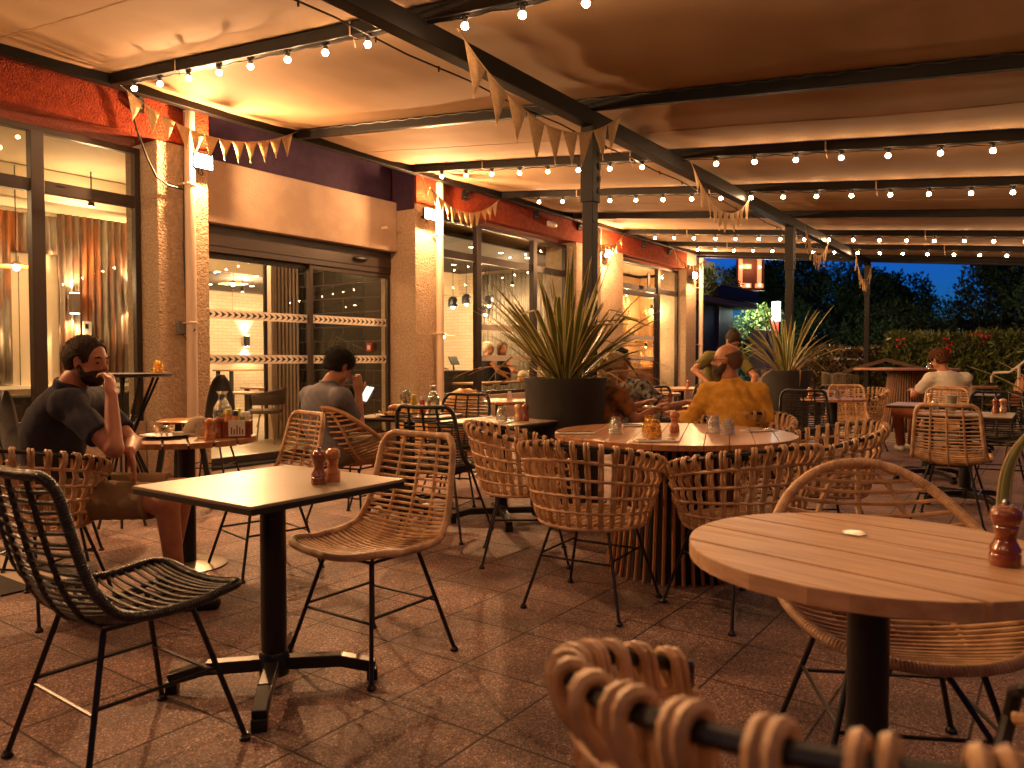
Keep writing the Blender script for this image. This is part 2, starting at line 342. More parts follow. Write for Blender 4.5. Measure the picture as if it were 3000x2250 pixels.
wall('spout', M_pipe, 7.42,7.46,7.28,7.385,2.93,2.97)
wall('roof_slab', M_smooth, -3.0,17.5,7.72,18.0,4.3,4.5)
# downpipes
for x, y in ((4.39,6.965),(8.13,6.965),(12.62,6.965),(17.66,6.97)):
    mb = MB(); mb.tube([(x,y,0.0),(x,y,3.62)], 0.052, 16); 
    p = mb.build('downpipe', M_pipe, bld)
    for z in (0.16,1.55,2.9):
        MB().lathe([(0.054,0),(0.060,0.004),(0.060,0.02),(0.054,0.024)],16,(x,y,z)).bx(x-0.075,x-0.05,y-0.012,y+0.08,z+0.004,z+0.018).bx(x+0.05,x+0.075,y-0.012,y+0.08,z+0.004,z+0.018).build('pipe_clip', M_pipe, p)
# windows: a frame with panes and mullions
def window(x0,x1,y,z0,z1,trans,muls,fw=0.055,name='window',door=None):
    mb = MB(); d = 0.035
    mb.bx(x0,x0+fw,y-d,y+d,z0,z1); mb.bx(x1-fw,x1,y-d,y+d,z0,z1); mb.bx(x0+fw,x1-fw,y-d,y+d,z0,z0+fw); mb.bx(x0+fw,x1-fw,y-d,y+d,z1-fw,z1)
    xs = [x0+fw] + [m for m in muls] + [x1-fw]
    for m in muls: mb.bx(m-0.055,m+0.055,y-d-0.02,y+d,z0+fw,z1-fw)
    for a, b in zip(xs[:-1], xs[1:]):
        a2 = a + (0.055 if a in muls else 0); b2 = b - (0.055 if b in muls else 0)
        mb.bx(a2,b2,y-d+0.003,y+d-0.003,trans-0.055,trans+0.055)
    f = mb.build(name, M_frame, bld, smooth=False, bevel=0.004)
    for a, b in zip(xs[:-1], xs[1:]):
        a2 = a + (0.055 if a in muls else 0); b2 = b - (0.055 if b in muls else 0)
        MB().bx(a2-.005,b2+.005,y+0.0,y+0.006,z0+fw-.005,trans-0.05).build('pane', GLASS, f, smooth=False)
        MB().bx(a2-.005,b2+.005,y+0.0,y+0.006,trans+0.05,z1-fw+.005).build('pane', GLASS, f, smooth=False)
        cx=(a2+b2)/2; MB().bx(cx-0.30,cx-0.22,y-d-0.004,y-d+0.004,trans+0.02,trans+0.03).build('vent_slot', M_black, f, smooth=False)
    return f
window(0.50,4.095,7.37,0.60,3.25,2.73,[1.85,3.16])
window(8.325,11.945,7.28,0.66,3.26,2.74,[9.36,10.90])
# shop bay with glazed door
w4 = window(13.785,16.945,7.28,0.0,3.26,2.72,[15.85])
mb = MB(); y=7.27
for a,b,c,d in ((13.95,14.05,0.08,2.64),(15.63,15.73,0.08,2.64),(14.05,15.63,0.08,0.2),(14.05,15.63,2.54,2.64)): mb.bx(a,b,y-.05,y-.01,c,d)
dl = mb.build('door_leaf', M_frame, bld, smooth=False, bevel=0.004)
MB().bx(14.06,14.08,7.17,7.22,1.0,1.04).bx(14.06,14.2,7.15,7.17,1.005,1.03).build('handle', M_black, dl)
MB().bx(15.2,15.3,7.19,7.21,2.75,3.05).build('bracket', M_black, w4)
# sliding entrance
mb = MB(); mb.bx(4.653,7.725,7.50,7.66,2.37,2.66); hd = mb.build('door_header', M_frame, bld, smooth=False, bevel=0.006)
MB().bx(4.66,7.72,7.492,7.498,2.44,2.446).build('groove', M_black, hd, smooth=False)
MB().ell((7.15,7.49,2.52),(0.13,0.04,0.035)).build('motion_sensor', M_black, hd)
def leaf(x0,x1,y,nm):
    mb = MB(); mb.bx(x0,x0+0.05,y-.025,y+.025,0.03,2.37); mb.bx(x1-0.05,x1,y-.025,y+.025,0.03,2.37); mb.bx(x0+.05,x1-.05,y-.025,y+.025,2.31,2.37); mb.bx(x0+.05,x1-.05,y-.025,y+.025,0.03,0.11)
    f = mb.build(nm, M_frame, bld, smooth=False, bevel=0.003)
    MB().bx(x0+.045,x1-.045,y,y+.006,0.1,2.32).build('pane', GLASS, f, smooth=False); return f
l1 = leaf(4.66,6.41,7.60,'sliding_door'); l2 = leaf(6.33,7.72,7.54,'sliding_door')
M_strip = mat('white_door_sticker', (0.72,0.68,0.60), 0.6)
for (x0,x1,y,par) in ((4.72,6.35,7.596,l1),(6.39,7.66,7.536,l2)):
    for z0,z1 in ((1.155,1.255),(1.655,1.755)):
        mb = MB(); p=0.079; n=int((x1-x0)/p); zm=(z0+z1)/2; h=(z1-z0)/2
        w_=(x1-x0)/n; q=0.033
        for k in range(n):
            a=x0+k*w_
            P=lambda u,v:(a+u*w_, y-0.002, zm+v*h)
            V=[P(.02,.74),P(.40,.52),P(.98,0),P(.40,-.52),P(.02,-.74),P(.30,-.3),P(.36,0),P(.30,.3)]
            mb.add(V,[(0,1,7),(1,2,6,7),(2,3,5,6),(3,4,5)])
        st_ = MB().bx(x0,x1,y-0.001,y,z0,z1).build('arrow_strip', M_strip, par, smooth=False)
        mb.build('arrow_marks', M_black, st_, smooth=False)
MB().bx(4.66,7.72,7.42,7.70,-0.02,0.025).build('door_sill', M_black, bld, smooth=False)
# plain manifestation strips on window 3 and 4
for (a,b,y,zs) in ((9.42,10.84,7.275,(1.18,1.66)),(14.06,15.62,7.24,(1.18,1.62))):
    for z in zs: MB().bx(a,b,y-.002,y-.001,z,z+0.09).build('glass_strip', M_strip, bld, smooth=False)
# electrics on first pillar
mb = MB(); mb.bx(4.27,4.36,7.00,7.05,1.45,1.58); jb = mb.build('junction_box', mat('grey_plastic_box',(0.16,0.15,0.15),0.5), bld, bevel=0.008)
MB().tube([(4.36,6.99,1.53),(4.39,6.90,1.50),(4.34,6.98,1.40),(4.31,7.0,1.45)],0.006,6).build('cable', M_cable, jb)
c = MB().tube([(3.82,6.98,3.50),(3.88,6.98,3.30),(3.97,6.98,3.08),(4.06,6.99,2.93),(4.18,6.99,2.87),(4.36,6.99,2.86)],0.010,8).tube([(4.345,6.965,3.6),(4.34,6.99,2.8),(4.335,6.99,2.45),(4.33,6.99,2.3),(4.345,6.99,1.9),(4.355,6.99,1.58)],0.010,6).build('cable', M_cable, bld)
tag(MB().ell((11.05,6.99,3.47),(0.13,0.07,0.05)).bx(10.95,11.15,6.99,7.03,3.44,3.52).build('emergency_light', mat('white_plastic',(0.7,0.65,0.58),0.4)), 'small white oval lamp fitting on the terracotta band', 'wall lamp')

# flood lights on the pillars
def flood(x, z, power, label, y=6.86):
    t = thing('flood_light', label, 'flood light', (x, y, z), 0, 'flood lights on the stucco pillars')
    MB().bx(-0.105,0.105,0.045,0.085,-0.075,0.075).bx(-0.02,0.02,0.085,0.19,-0.04,-0.01).build('housing', M_black, t, bevel=0.006)
    MB().bx(-0.095,0.095,0.036,0.044,-0.066,0.066).build('lens', emis('flood_lens', (1,0.72,0.42), 60), t, smooth=False)
    l = bpy.data.lights.new('flood_face', 'AREA'); l.shape = 'RECTANGLE'; l.size = 0.13; l.size_y = 0.08; l.energy = power*0.23; l.color = WARM
    la = bpy.data.objects.new('lamp_face', l); COL.objects.link(la); la.parent = t; la.location = (0, 0.03, 0); la.rotation_euler = (R(-90+12), 0, 0)
    l = bpy.data.lights.new('flood_lamp', 'POINT'); l.energy = power*0.38; l.color = WARM; l.shadow_soft_size = 0.018
    lo = bpy.data.objects.new('lamp', l); COL.objects.link(lo); lo.parent = t; lo.location = (0, -0.03, 0)
    MB().tube([(-0.03,0.08,-0.05),(-0.02,0.10,-0.11),(0.03,0.11,-0.12),(0.05,0.13,-0.09),(0.06,0.17,-0.05)],0.005,5).build('cable', M_cable, t)
FL = 250
flood(4.50, 3.15, FL, 'dazzling flood light on the first pillar, beside the entrance')
flood(7.86, 3.15, FL, 'dazzling flood light on the second pillar, right of the entrance')
flood(0.1, 3.15, FL, 'flood light on the pillar left of the photo')
flood(12.85, 3.18, FL, 'dazzling flood light on the broad third pillar behind the middle post')
flood(17.10, 3.15, FL*0.6, 'dazzling flood light on the farthest pillar by the kiosk')

# bunting
M_burlap = mat('burlap', (0.42,0.27,0.13), 0.95, col2=(0.52,0.35,0.18), cs=60, bump=0.5, bs=300, bdist=0.002)
def bunting(a, b, sag, n, label, size=0.2, seed=1):
    t = thing('bunting', label, 'bunting', a, 0, 'burlap bunting strings'); rnd = random.Random(seed)
    A = Vector((0,0,0)); Bv = Vector(b) - Vector(a)
    def P(u): return A.lerp(Bv, u) + Vector((0,0,-4*sag*u*(1-u)))
    u0 = 0.03
    MB().tube([P(i/40) for i in range(41)], 0.004, 5).build('cord', M_burlap, t)
    for k in range(n):
        ua = u0 + (1-2*u0)*k/n; ub = u0 + (1-2*u0)*(k+0.97)/n; pa, pb = P(ua), P(ub); w = (pb-pa).length
        side = (pb-pa).normalized(); down = Vector((0,0,-1)); lean = side*rnd.uniform(-.25,.25) + side.cross(down)*rnd.uniform(-.3,.3)
        tip = (pa+pb)/2 + (down + lean*0.5)*size*rnd.uniform(.92,1.06); cur = side.cross(down)*rnd.uniform(-.03,.03)
        mb = MB(); N = 6; vs = []
        for i in range(N+1):
            q = i/N; l = pa.lerp(tip, q); r = pb.lerp(tip, q); m = (l+r)/2 + cur*math.sin(q*PI) + side.cross(down)*0.01*math.sin(q*9)
            vs += [l + cur*0.3*q, m, r - cur*0.3*q]
        fs = []
        for i in range(N):
            fs += [(3*i,3*i+1,3*i+4,3*i+3),(3*i+1,3*i+2,3*i+5,3*i+4)]
        mb.add(vs, fs); mb.build('flag', M_burlap, t, solid=0.0015, smooth=True, sharp=180)
    return t
bunting((3.60,6.74,3.60),(5.57,6.80,3.68),0.27,12,'burlap bunting at upper left, hung above the first flood light',0.22,1)
bunting((3.74,3.06,3.24),(5.92,3.02,3.29),0.37,9,'largest burlap bunting, draped in front of the middle post',0.27,2)
bunting((7.50,6.74,3.58),(9.30,6.80,3.58),0.33,12,'burlap bunting above the second flood light, right of the entrance',0.20,3)
bunting((7.55,3.1,3.22),(9.5,3.12,3.20),0.34,10,'burlap bunting under the girder, halfway between middle and second posts',0.22,4)
bunting((11.6,6.72,3.56),(13.3,6.80,3.58),0.30,11,'burlap bunting in front of the third flood light',0.2,5)
bunting((11.9,3.1,3.20),(13.5,3.12,3.2),0.36,10,'burlap bunting just beyond the second post',0.22,6)
bunting((15.4,6.7,3.55),(17.0,6.6,3.52),0.26,10,'burlap bunting under the far edge of the canopy, above the kiosk',0.2,7)
bunting((15.4,3.1,3.18),(17.0,3.1,3.16),0.42,10,'farthest burlap bunting, hanging at the last post before the trees',0.24,8)
# ---------------------------------------------------------------- furniture materials
M_ratt = mat('natural_rattan', (0.38,0.21,0.10), 0.4, col2=(0.66,0.43,0.24), cs=16, cdet=6, bump=0.25, bs=130)
M_wrap = mat('wrapped_rattan', (0.40,0.225,0.115), 0.45, col2=(0.66,0.43,0.25), cs=18, bump=0.6, bs=260, bdist=0.003)
M_ratt_d = mat('golden_rattan', (0.40,0.21,0.085), 0.5, col2=(0.55,0.31,0.14), cs=22, bump=0.25, bs=130)
M_rb = mat('black_rattan', (0.010,0.009,0.009), 0.33, col2=(0.018,0.016,0.015), cs=20, bump=0.3, bs=150)
M_chrb = mat('black_chair_steel', (0.007,0.007,0.008), 0.35)
def wood(name, a, b, rough=0.35, scale=3.0, coat=0.2, st=(1,14,14)):
    return mat(name, a, rough, col2=b, cs=scale, cdet=8, clo=0.3, chi=0.7, bump=0.06, bs=10, coat=coat, stretch=st, rvar=0.04)
M_teak = wood('varnished_teak', (0.26,0.11,0.04), (0.42,0.20,0.08), 0.36, 3.0, 0.12)
M_pale = wood('pale_oiled_planks', (0.40,0.235,0.13), (0.60,0.385,0.23), 0.5, 4.0, 0.0, st=(1,10,10))
M_slat = wood('reddish_slats', (0.27,0.11,0.045), (0.36,0.16,0.07), 0.4, 4, 0.2, st=(14,14,1))
M_drum = mat('black_drum', (0.008,0.007,0.006), 0.6)
M_hpl = mat('taupe_laminate', (0.30,0.24,0.17), 0.36, col2=(0.37,0.30,0.21), cs=2.0, cdet=8, bump=0.03, bs=300, rvar=0.05)
M_hple = mat('black_table_edge', (0.012,0.011,0.010), 0.4)
M_orange = wood('honey_plywood', (0.50,0.24,0.07), (0.60,0.31,0.10), 0.3, 3, 0.4)
M_mill = wood('turned_beech', (0.42,0.15,0.05), (0.55,0.22,0.08), 0.2, 8, 0.6, st=(4,4,1))
M_milld = wood('dark_cherry_mill', (0.20,0.045,0.015), (0.28,0.07,0.025), 0.16, 8, 0.8, st=(4,4,1))
M_millp = wood('pale_beech_mill', (0.55,0.30,0.16), (0.62,0.36,0.2), 0.25, 8, 0.5, st=(4,4,1))
M_chrome = mat('steel_cutlery', (0.6,0.58,0.55), 0.18, 1.0)
M_linen = mat('white_paper_napkin', (0.72,0.68,0.62), 0.8)
M_tum = tumbler('clear_pressed_glass', (0.95,0.97,0.93)); M_tumY = tumbler('amber_pressed_glass', (1.0,0.62,0.16))
M_bott = tumbler('clear_bottle_glass', (0.9,0.95,0.9), 25)

def curve(pts, n):
    """Catmull-Rom through pts, n samples"""
    P = [Vector(p) for p in pts]; P = [P[0]*2-P[1]] + P + [P[-1]*2-P[-2]]; S = len(P)-3; out_ = []
    for i in range(n):
        t = i/(n-1)*S; k = min(int(t), S-1); t -= k; a, b, c, d = P[k:k+4]
        out_.append(0.5*((2*b) + (c-a)*t + (2*a-5*b+4*c-d)*t*t + (3*b-a-3*c+d)*t**3))
    return out_
def sled_legs(t, m, z=0.42, a=0.13, f=0.235, r=0.0085, zs=0.215, xo=0.0, mat2=None):
    for sx in (1,-1):
        for sy in (1,-1):
            top = Vector((xo+sx*a, sy*a, z)); ft = Vector((xo+sx*f, sy*f, 0.012))
            l = MB().tube([top, ft], r, 8).build('leg', m, t)
            MB().lathe([(0.010,0.022),(0.012,0.014),(0.017,0.010),(0.017,0.0)][::-1], 12, (ft.x,ft.y,0)).build('foot', m, l)
    def at(sx, sy, zz):
        u = (z-zz)/z; return Vector((xo+sx*(a+(f-a)*u), sy*(a+(f-a)*u), zz))
    for (p, q, dz) in (((1,1),(1,-1),0),((-1,1),(-1,-1),0),((1,1),(-1,1),0.016),((1,-1),(-1,-1),0.016)):
        MB().tube([at(*p, zs+dz), at(*q, zs+dz)], r*0.72, 6).build('stretcher', m, t)
    mb = MB(); mb.tube([(xo+a,a,z),(xo+a,-a,z),(xo-a,-a,z),(xo-a,a,z)], r*0.8, 6, closed=True); mb.build('seat_bracket', m, t)

# --- lattice side chair (shell of cross rods on a bent frame)
def lattice_chair(m, mw, label, zt=0.90, name='lattice_chair'):
    t = thing(name, label, 'chair')
    prof = curve([(0.250,0,0.462),(0.17,0,0.455),(0.05,0,0.437),(-0.08,0,0.430),(-0.165,0,0.452),(-0.215,0,0.52),(-0.25,0,0.62),(-0.283,0,0.75),(-0.31,0,zt-0.025)], 61)
    def hw(v):  # half width
        if v < 0.45: return 0.225 + 0.025*min(1, v/0.3)
        return 0.25 - 0.052*((v-0.45)/0.55)
    def S(u, v):
        k = v*60; i = min(int(k), 59); c = prof[i].lerp(prof[i+1], k-i)
        tg = (prof[min(i+2,60)]-prof[max(i-1,0)]).normalized(); nrm = Vector((tg.z, 0, -tg.x))   # towards the sitter
        nrm = -nrm if (nrm.z < 0 and v < .5) or (nrm.x < 0 and v >= .5) else nrm
        lift = 0.030 + 0.018*math.sin(min(1, max(0, (v-0.2)/0.5))*PI)
        return c + Vector((0, u*hw(v), 0)) + nrm*lift*abs(u)**2.2
    # frame outline with rounded corners
    out_ = []; cr = 0.10
    for v in np.linspace(cr, 1-cr*0.75, 40): out_.append(S(1, v))
    for a in np.linspace(0, PI/2, 7)[1:]: out_.append(S(1-0.28*(1-math.cos(a)), 1-cr*0.75*(1-math.sin(a))))
    for u in np.linspace(0.72, -0.72, 9)[1:]: out_.append(S(u, 1))
    for a in np.linspace(PI/2, 0, 7)[:-1]: out_.append(S(-(1-0.28*(1-math.cos(a))), 1-cr*0.75*(1-math.sin(a))))
    for v in np.linspace(1-cr*0.75, cr, 40): out_.append(S(-1, v))
    for a in np.linspace(0, PI/2, 7)[1:]: out_.append(S(-(1-0.28*(1-math.cos(a))), cr*(1-math.sin(a))))
    for u in np.linspace(-0.72, 0.72, 9)[1:]: out_.append(S(u, 0))
    for a in np.linspace(PI/2, 0, 7)[:-1]: out_.append(S(1-0.28*(1-math.cos(a)), cr*(1-math.sin(a))))
    MB().rope(out_, 0.0150, 9, closed=True).build('frame', mw, t)
    mb = MB(); rnd = random.Random(3); seat = MB()
    vs = list(np.linspace(0.045, 0.955, 34))
    for v in vs:
        e = 1.0
        if v < cr: e = 1-0.28*(1-math.cos(math.acos(max(-1,min(1,(1-(v/cr)))))))  if False else 1-0.28*(1-v/cr)**1.5
        if v > 1-cr*0.75: e = 1-0.28*((v-(1-cr*0.75))/(cr*0.75))**1.5
        j = rnd.uniform(-.003,.003)
        pts = [S(u*e, v+j*math.sin(u*5)) for u in np.linspace(-1, 1, 13)]
        (seat if v < 0.47 else mb).tube(pts, 0.0060, 6)
    rb = MB()
    for u0 in (-0.5, 0.0, 0.5):
        for q in (0,):
            pts = [S(u0*(0.95 if v < .5 else 1)+0.012*math.sin(v*150), v) - Vector((0.0,0,0.006)) for v in np.linspace(0.0, 1.0, 60)]
            rb.rope(pts, 0.0088, 6, pitch=0.011)
    seat.build('seat_weave', m, t); mb.build('back_weave', m, t); rb.build('ribs', m, t)
    sled_legs(t, M_chrb, z=0.425, xo=0.0)
    return t

# --- rattan tub armchair
def tub_chair(label, m=None, mw=None):
    m = m or M_ratt; mw = mw or M_wrap
    t = thing('tub_chair', label, 'armchair')
    A = R(143)
    def plan(th, k):   # th measured from the back (-x); k 0 bottom .. 1 rim
        rx = 0.245 + 0.085*k; ry = 0.265 + 0.085*k
        return Vector((-math.cos(th)*rx - 0.02*k, math.sin(th)*ry, 0))
    def zr(th): 
        q = min(1, abs(th)/A); return 0.815 - 0.175*q**1.7
    def zb(th):
        q = min(1, abs(th)/A); return 0.415 + 0.02*q**2
    def S(th, k):
        p = plan(th, k**0.85); p.z = zb(th) + (zr(th)-zb(th))*k; return p
    # black rim bar that turns down at the front
    rim = [S(th, 1) for th in np.linspace(-A, A, 49)]
    def down(th, s):
        a = S(th, 1); b = S(th, 0); d = Vector((0.035,0,0)); return [a+d*0.6+Vector((0,0,-.012)), a+d+Vector((0,0,-.05)), (a+b)/2+d*0.9, b+d*0.3]
    pts = down(-A, -1)[::-1] + rim + down(A, 1)
    MB().tube(pts, 0.0095, 8).build('rim_bar', M_chrb, t)
    MB().rope([S(th, 0.0) for th in np.linspace(-PI, PI, 48, endpoint=False)], 0.0135, 8, closed=True).build('seat_ring', mw, t)
    for k in (0.20, 0.40, 0.60, 0.82):
        MB().rope([S(th, k)+Vector((0,0,0)) + (plan(th,0).normalized()*0.004) for th in np.linspace(-A-0.02, A+0.02, 40)], 0.0078 if k < .8 else 0.0085, 7).build('band', mw, t)
    cn = MB(); n = 27; rnd = random.Random(5)
    for i in range(n):
        th0 = -A + 2*A*(i+0.5)/n + rnd.uniform(-.008,.008)
        for dth in (-0.022, 0.022):
            th = th0 + dth; tl = rnd.uniform(-.02,.02)
            o = plan(th, 0).normalized()
            pts = [S(th, k) + o*0.010*(1 if (j % 2) else -0.2) for j, k in enumerate((0.0,0.1,0.2,0.3,0.4,0.5,0.6,0.7,0.8))]
            top = S(th+tl*0.6, 1)
            pts += [S(th+tl*.4,0.9)+o*0.014, top+o*0.017+Vector((0,0,-.004)), top+o*0.011+Vector((0,0,.013)), top+Vector((0,0,.0165)), top-o*0.013+Vector((0,0,.011)), top-o*0.018+Vector((0,0,-.008)), S(th+tl,0.84)-o*0.012]
            cn.tube(curve(pts, 24), 0.0072, 6)
    cn.build('cane_weave', m, t)
    mb = MB()
    for i in range(14):
        y = -0.235 + 0.47*i/13; h = math.sqrt(max(0, 1-(y/0.262)**2))*0.240
        mb.bar((-h,y,0.43),(h,y,0.43),0.026,0.010)
    mb.build('seat_slats', m, t)
    MB().lathe([(0.0,0.404),(0.215,0.404),(0.215,0.416),(0.0,0.416)],24).build('seat_plate', M_chrb, t)
    sled_legs(t, M_chrb, z=0.404, a=0.15, f=0.25, r=0.0078, zs=0.25)
    return t

# --- round hoop lounge chair
def hoop_chair(label, m=None, mw=None, W=0.35, zt=0.875):
    m = m or M_ratt; mw = mw or M_wrap
    t = thing('hoop_chair', label, 'lounge chair')
    half = curve([(-0.36,0.0,zt),(-0.345,0.15,zt-.03),(-0.28,0.27,zt-.12),(-0.16,0.345,zt-.22),(-0.02,0.365,0.56),(0.13,0.35,0.51),(0.25,0.29,0.475),(0.32,0.17,0.445),(0.335,0.0,0.435)], 49)
    for p in half: p.y *= W/0.365
    lp = half + [Vector((p.x,-p.y,p.z)) for p in half[-2:0:-1]]
    for _ in range(25): lp = [(lp[i-1]+lp[i]*2+lp[(i+1)%len(lp)])/4 for i in range(len(lp))]
    half = lp[:49]
    MB().rope(lp, 0.0165, 9, closed=True).build('hoop', mw, t)
    mid = curve([(-0.36,0,zt),(-0.352,0,zt-.05),(-0.335,0,zt-.155),(-0.295,0,0.585),(-0.20,0,0.47),(-0.03,0,0.42),(0.13,0,0.412),(0.25,0,0.422),(0.335,0,0.435)], 49)
    def S(u, v):
        k = v*48; i = min(int(k), 47); e = half[i].lerp(half[i+1], k-i); c = mid[i].lerp(mid[i+1], k-i); q = abs(u)**2.4
        p = c + (Vector((e.x, 0, e.z))-c)*q; p.y = e.y*u; return p
    mb = MB()
    vs = [0.045,0.085,0.125,0.165,0.205,0.245,0.285,0.325,0.365] + list(np.linspace(0.40, 0.96, 25))
    for v in vs: mb.tube([S(u, v) for u in np.linspace(-1,1,17)], 0.0068, 6)
    mb.build('cross_rods', m, t)
    rb = MB()
    for u in (-0.52,0,0.52):
        lo = 0.02+0.09*abs(u); hi = 0.985-0.08*abs(u)
        if abs(u) > 0.5 : lo = 0.10
        rb.rope([S(u, v)-Vector((0.004,0,0.008)) for v in np.linspace(lo, hi, 40)], 0.0095, 7)
    rb.build('ribs', mw, t)
    sled_legs(t, M_chrb, z=0.405, a=0.15, f=0.25, r=0.0085, zs=0.2)
    for s in (-1,1): MB().tube([(0.16,s*0.05,0.40),(0.29,s*0.27,0.01)],0.008,6).build('leg_brace', M_chrb, t)
    return t

# --- moulded shell chair
def shell_chair(m, label, legm=None, name='shell_chair', zt=0.86, round_=True, wid=0.23):
    t = thing(name, label, 'chair')
    prof = curve([(0.23,0,0.45),(0.1,0,0.452),(-0.06,0,0.44),(-0.16,0,0.455),(-0.21,0,0.53),(-0.245,0,0.66),(-0.27,0,0.78),(-0.285,0,zt)], 41)
    def S(i, j):
        v = j; u = i*2-1; k = v*40; q = min(int(k),39); c = prof[q].lerp(prof[q+1], k-q)
        w_ = wid*(1.0 if v<.45 else 1-0.14*(v-.45)/.55)
        if v > 0.82 and round_: w_ *= math.sqrt(max(0.0,1-((v-0.82)/0.185)**2))
        if v < 0.1: w_ *= 0.8+0.2*math.sqrt(v/0.1)
        return c + Vector((0.05*abs(u)**2 if v>.45 else 0, u*w_, 0.02*abs(u)**2.5 if v<=.5 else 0))
    MB().grid(S, 14, 34).build('shell', m, t, solid=0.012)
    sled_legs(t, legm or M_chrb, z=0.435, a=0.12, f=0.215, r=0.009, zs=0.24)
    return t
def dishes_none(): pass

# --- tables
def square_table(label, s=0.68, mt=None):
    t = thing('square_table', label, 'table')
    MB().bx(-s/2,s/2,-s/2,s/2,0.742,0.752).build('tabletop', mt or M_hpl, t, smooth=False, bevel=0.002)
    MB().bx(-s/2+.001,s/2-.001,-s/2+.001,s/2-.001,0.722,0.7415).build('table_edge', M_hple, t, smooth=False, bevel=0.002)
    MB().lathe([(0.046,0.05),(0.046,0.7215)],20).build('column', M_chrb, t)
    for k in range(4):
        a = R(45+90*k); d = Vector((math.cos(a), math.sin(a), 0)); mb = MB()
        mb.bar(d*0.03+Vector((0,0,.085)), d*0.24+Vector((0,0,.082)), 0.05,0.045); mb.bar(d*0.235+Vector((0,0,.082)), d*0.365+Vector((0,0,.05)), 0.05,0.042)
        l = mb.build('base_arm', mat('satin_black_cast',(0.02,0.018,0.016),0.3,0.3), t, bevel=0.004)
        MB().bar(d*0.335+Vector((0,0,.022)), d*0.375+Vector((0,0,.022)),0.052,0.044).build('foot', M_chrb, l, bevel=0.004)
    MB().lathe([(0.054,0.045),(0.054,0.12),(0.048,0.13)],20).build('sleeve', M_chrb, t)
    return t
def plank_top(t, r, z, th, n, m, rz=0, gap=0.005, hole=None):
    w_ = 2*r/n
    for i in range(n):
        a = -r + i*w_ + gap/2; b = -r + (i+1)*w_ - gap/2; P = []
        for y in np.linspace(a, b, 9):
            P.append((math.sqrt(max(1e-6, r*r-y*y)), y))
        for y in np.linspace(b, a, 9): P.append((-math.sqrt(max(1e-6, r*r-y*y)), y))
        o = MB().prism(P, z-th, z).build('plank', m, t, smooth=False, bevel=0.0025); o.rotation_euler = (0,0,R(rz))
def round_table(label, r=0.42, n=6, m=None, th=0.03, rz=0, base='disc', z=0.752, name='round_table'):
    t = thing(name, label, 'table'); plank_top(t, r, z, th, n, m or M_teak, rz, gap=0.010 if m else 0.007)
    MB().lathe([(0,z-th+.003),(r*.93,z-th+.003),(r*.93,z-.016),(0,z-.016)],32).build('gap_shade_disc', M_drum, t)  # dark disc inside the planks, added so the gaps look shaded
    MB().lathe([(0.17,z-th-.008),(0.17,z-th-.001)],20).build('top_plate', M_chrb, t)
    MB().lathe([(0.0475,0.02),(0.0475,z-th-.008)],20).build('column', M_chrb, t)
    MB().lathe([(0.0,0.0),(0.22,0.0),(0.22,0.008),(0.18,0.018),(0.06,0.026),(0.05,0.03),(0.0,0.03)],32).build('base_disc', mat('brushed_base_plate',(0.25,0.21,0.17),0.35,0.8), t)
    return t
def slat_table(label, r, z, rt, rb_, n=44, m=None, th=0.03, sweep=0.0):
    t = thing('slatted_table', label, 'table'); m = m or M_teak
    plank_top(t, r, z, th, 11, m, rz=20, gap=0.0025)
    MB().lathe([(r*0.8,z-th-.02),(r*0.8,z-th-.001)],32).build('top_plate', M_drum, t)
    MB().lathe([(rb_-0.03,0.0),(rt-0.03,z-th-.02)],32).build('drum', M_drum, t)
    mb = MB()
    for k in range(n):
        a = 2*PI*k/n; P = []
        for q in np.linspace(0,1,9):
            rr = rb_ + (rt-rb_)*(q**(0.8)); P.append((math.cos(a)*rr, math.sin(a)*rr, q*(z-th-.02)))
        mb.tube(P, 0.0115, 6)
    mb.build('slats', M_slat, t); return t

# --- small table things
def pepper_mill(loc, label, m=None, s=1.0, knob=True):
    t = thing('pepper_mill', label, 'pepper mill', loc)
    p = [(0,0),(0.027,0),(0.0285,0.004),(0.0285,0.022),(0.026,0.026),(0.0285,0.030),(0.0275,0.036),(0.021,0.048),(0.0185,0.058),(0.0205,0.070),(0.0235,0.078),(0.0225,0.081)]
    h = [(0.0215,0.082),(0.0255,0.086),(0.0285,0.096),(0.0275,0.108),(0.020,0.118),(0.008,0.1225),(0,0.123)]
    MB().lathe([(a*s,b*s) for a,b in p]+[(0,0.081*s)],24).build('body', m or M_mill, t)
    hd = MB().lathe([(0,0.082*s)]+[(a*s,b*s) for a,b in h],24).build('head', m or M_mill, t)
    if knob: MB().lathe([(0,0),(0.006*s,0.0),(0.007*s,0.004*s),(0.005*s,0.009*s),(0,0.010*s)],12,(0,0,0.123*s)).build('knob', M_chrome, hd)
    return t
def tumbler_glass(loc, label, m=None, up=False, s=1.0):
    # upside-down pressed tumbler: narrow foot on top
    t = [(0.0,0.096),(0.020,0.096),(0.024,0.094),(0.027,0.082),(0.033,0.06),(0.037,0.035),(0.039,0.012),(0.040,0.0)]
    inn = [(0.037,0.0),(0.036,0.015),(0.030,0.06),(0.024,0.078),(0.0,0.080)]
    mb = MB().lathe([(a*s,b*s) for a,b in (t+inn)], 28)
    if up: mb.xf(Matrix.Translation((0,0,0.096*s)) @ Matrix.Rotation(PI,4,'X'))
    o = mb.build('tumbler', m or M_tum); o.location = loc; return tag(o, label, 'glass', 'pressed glass tumblers')
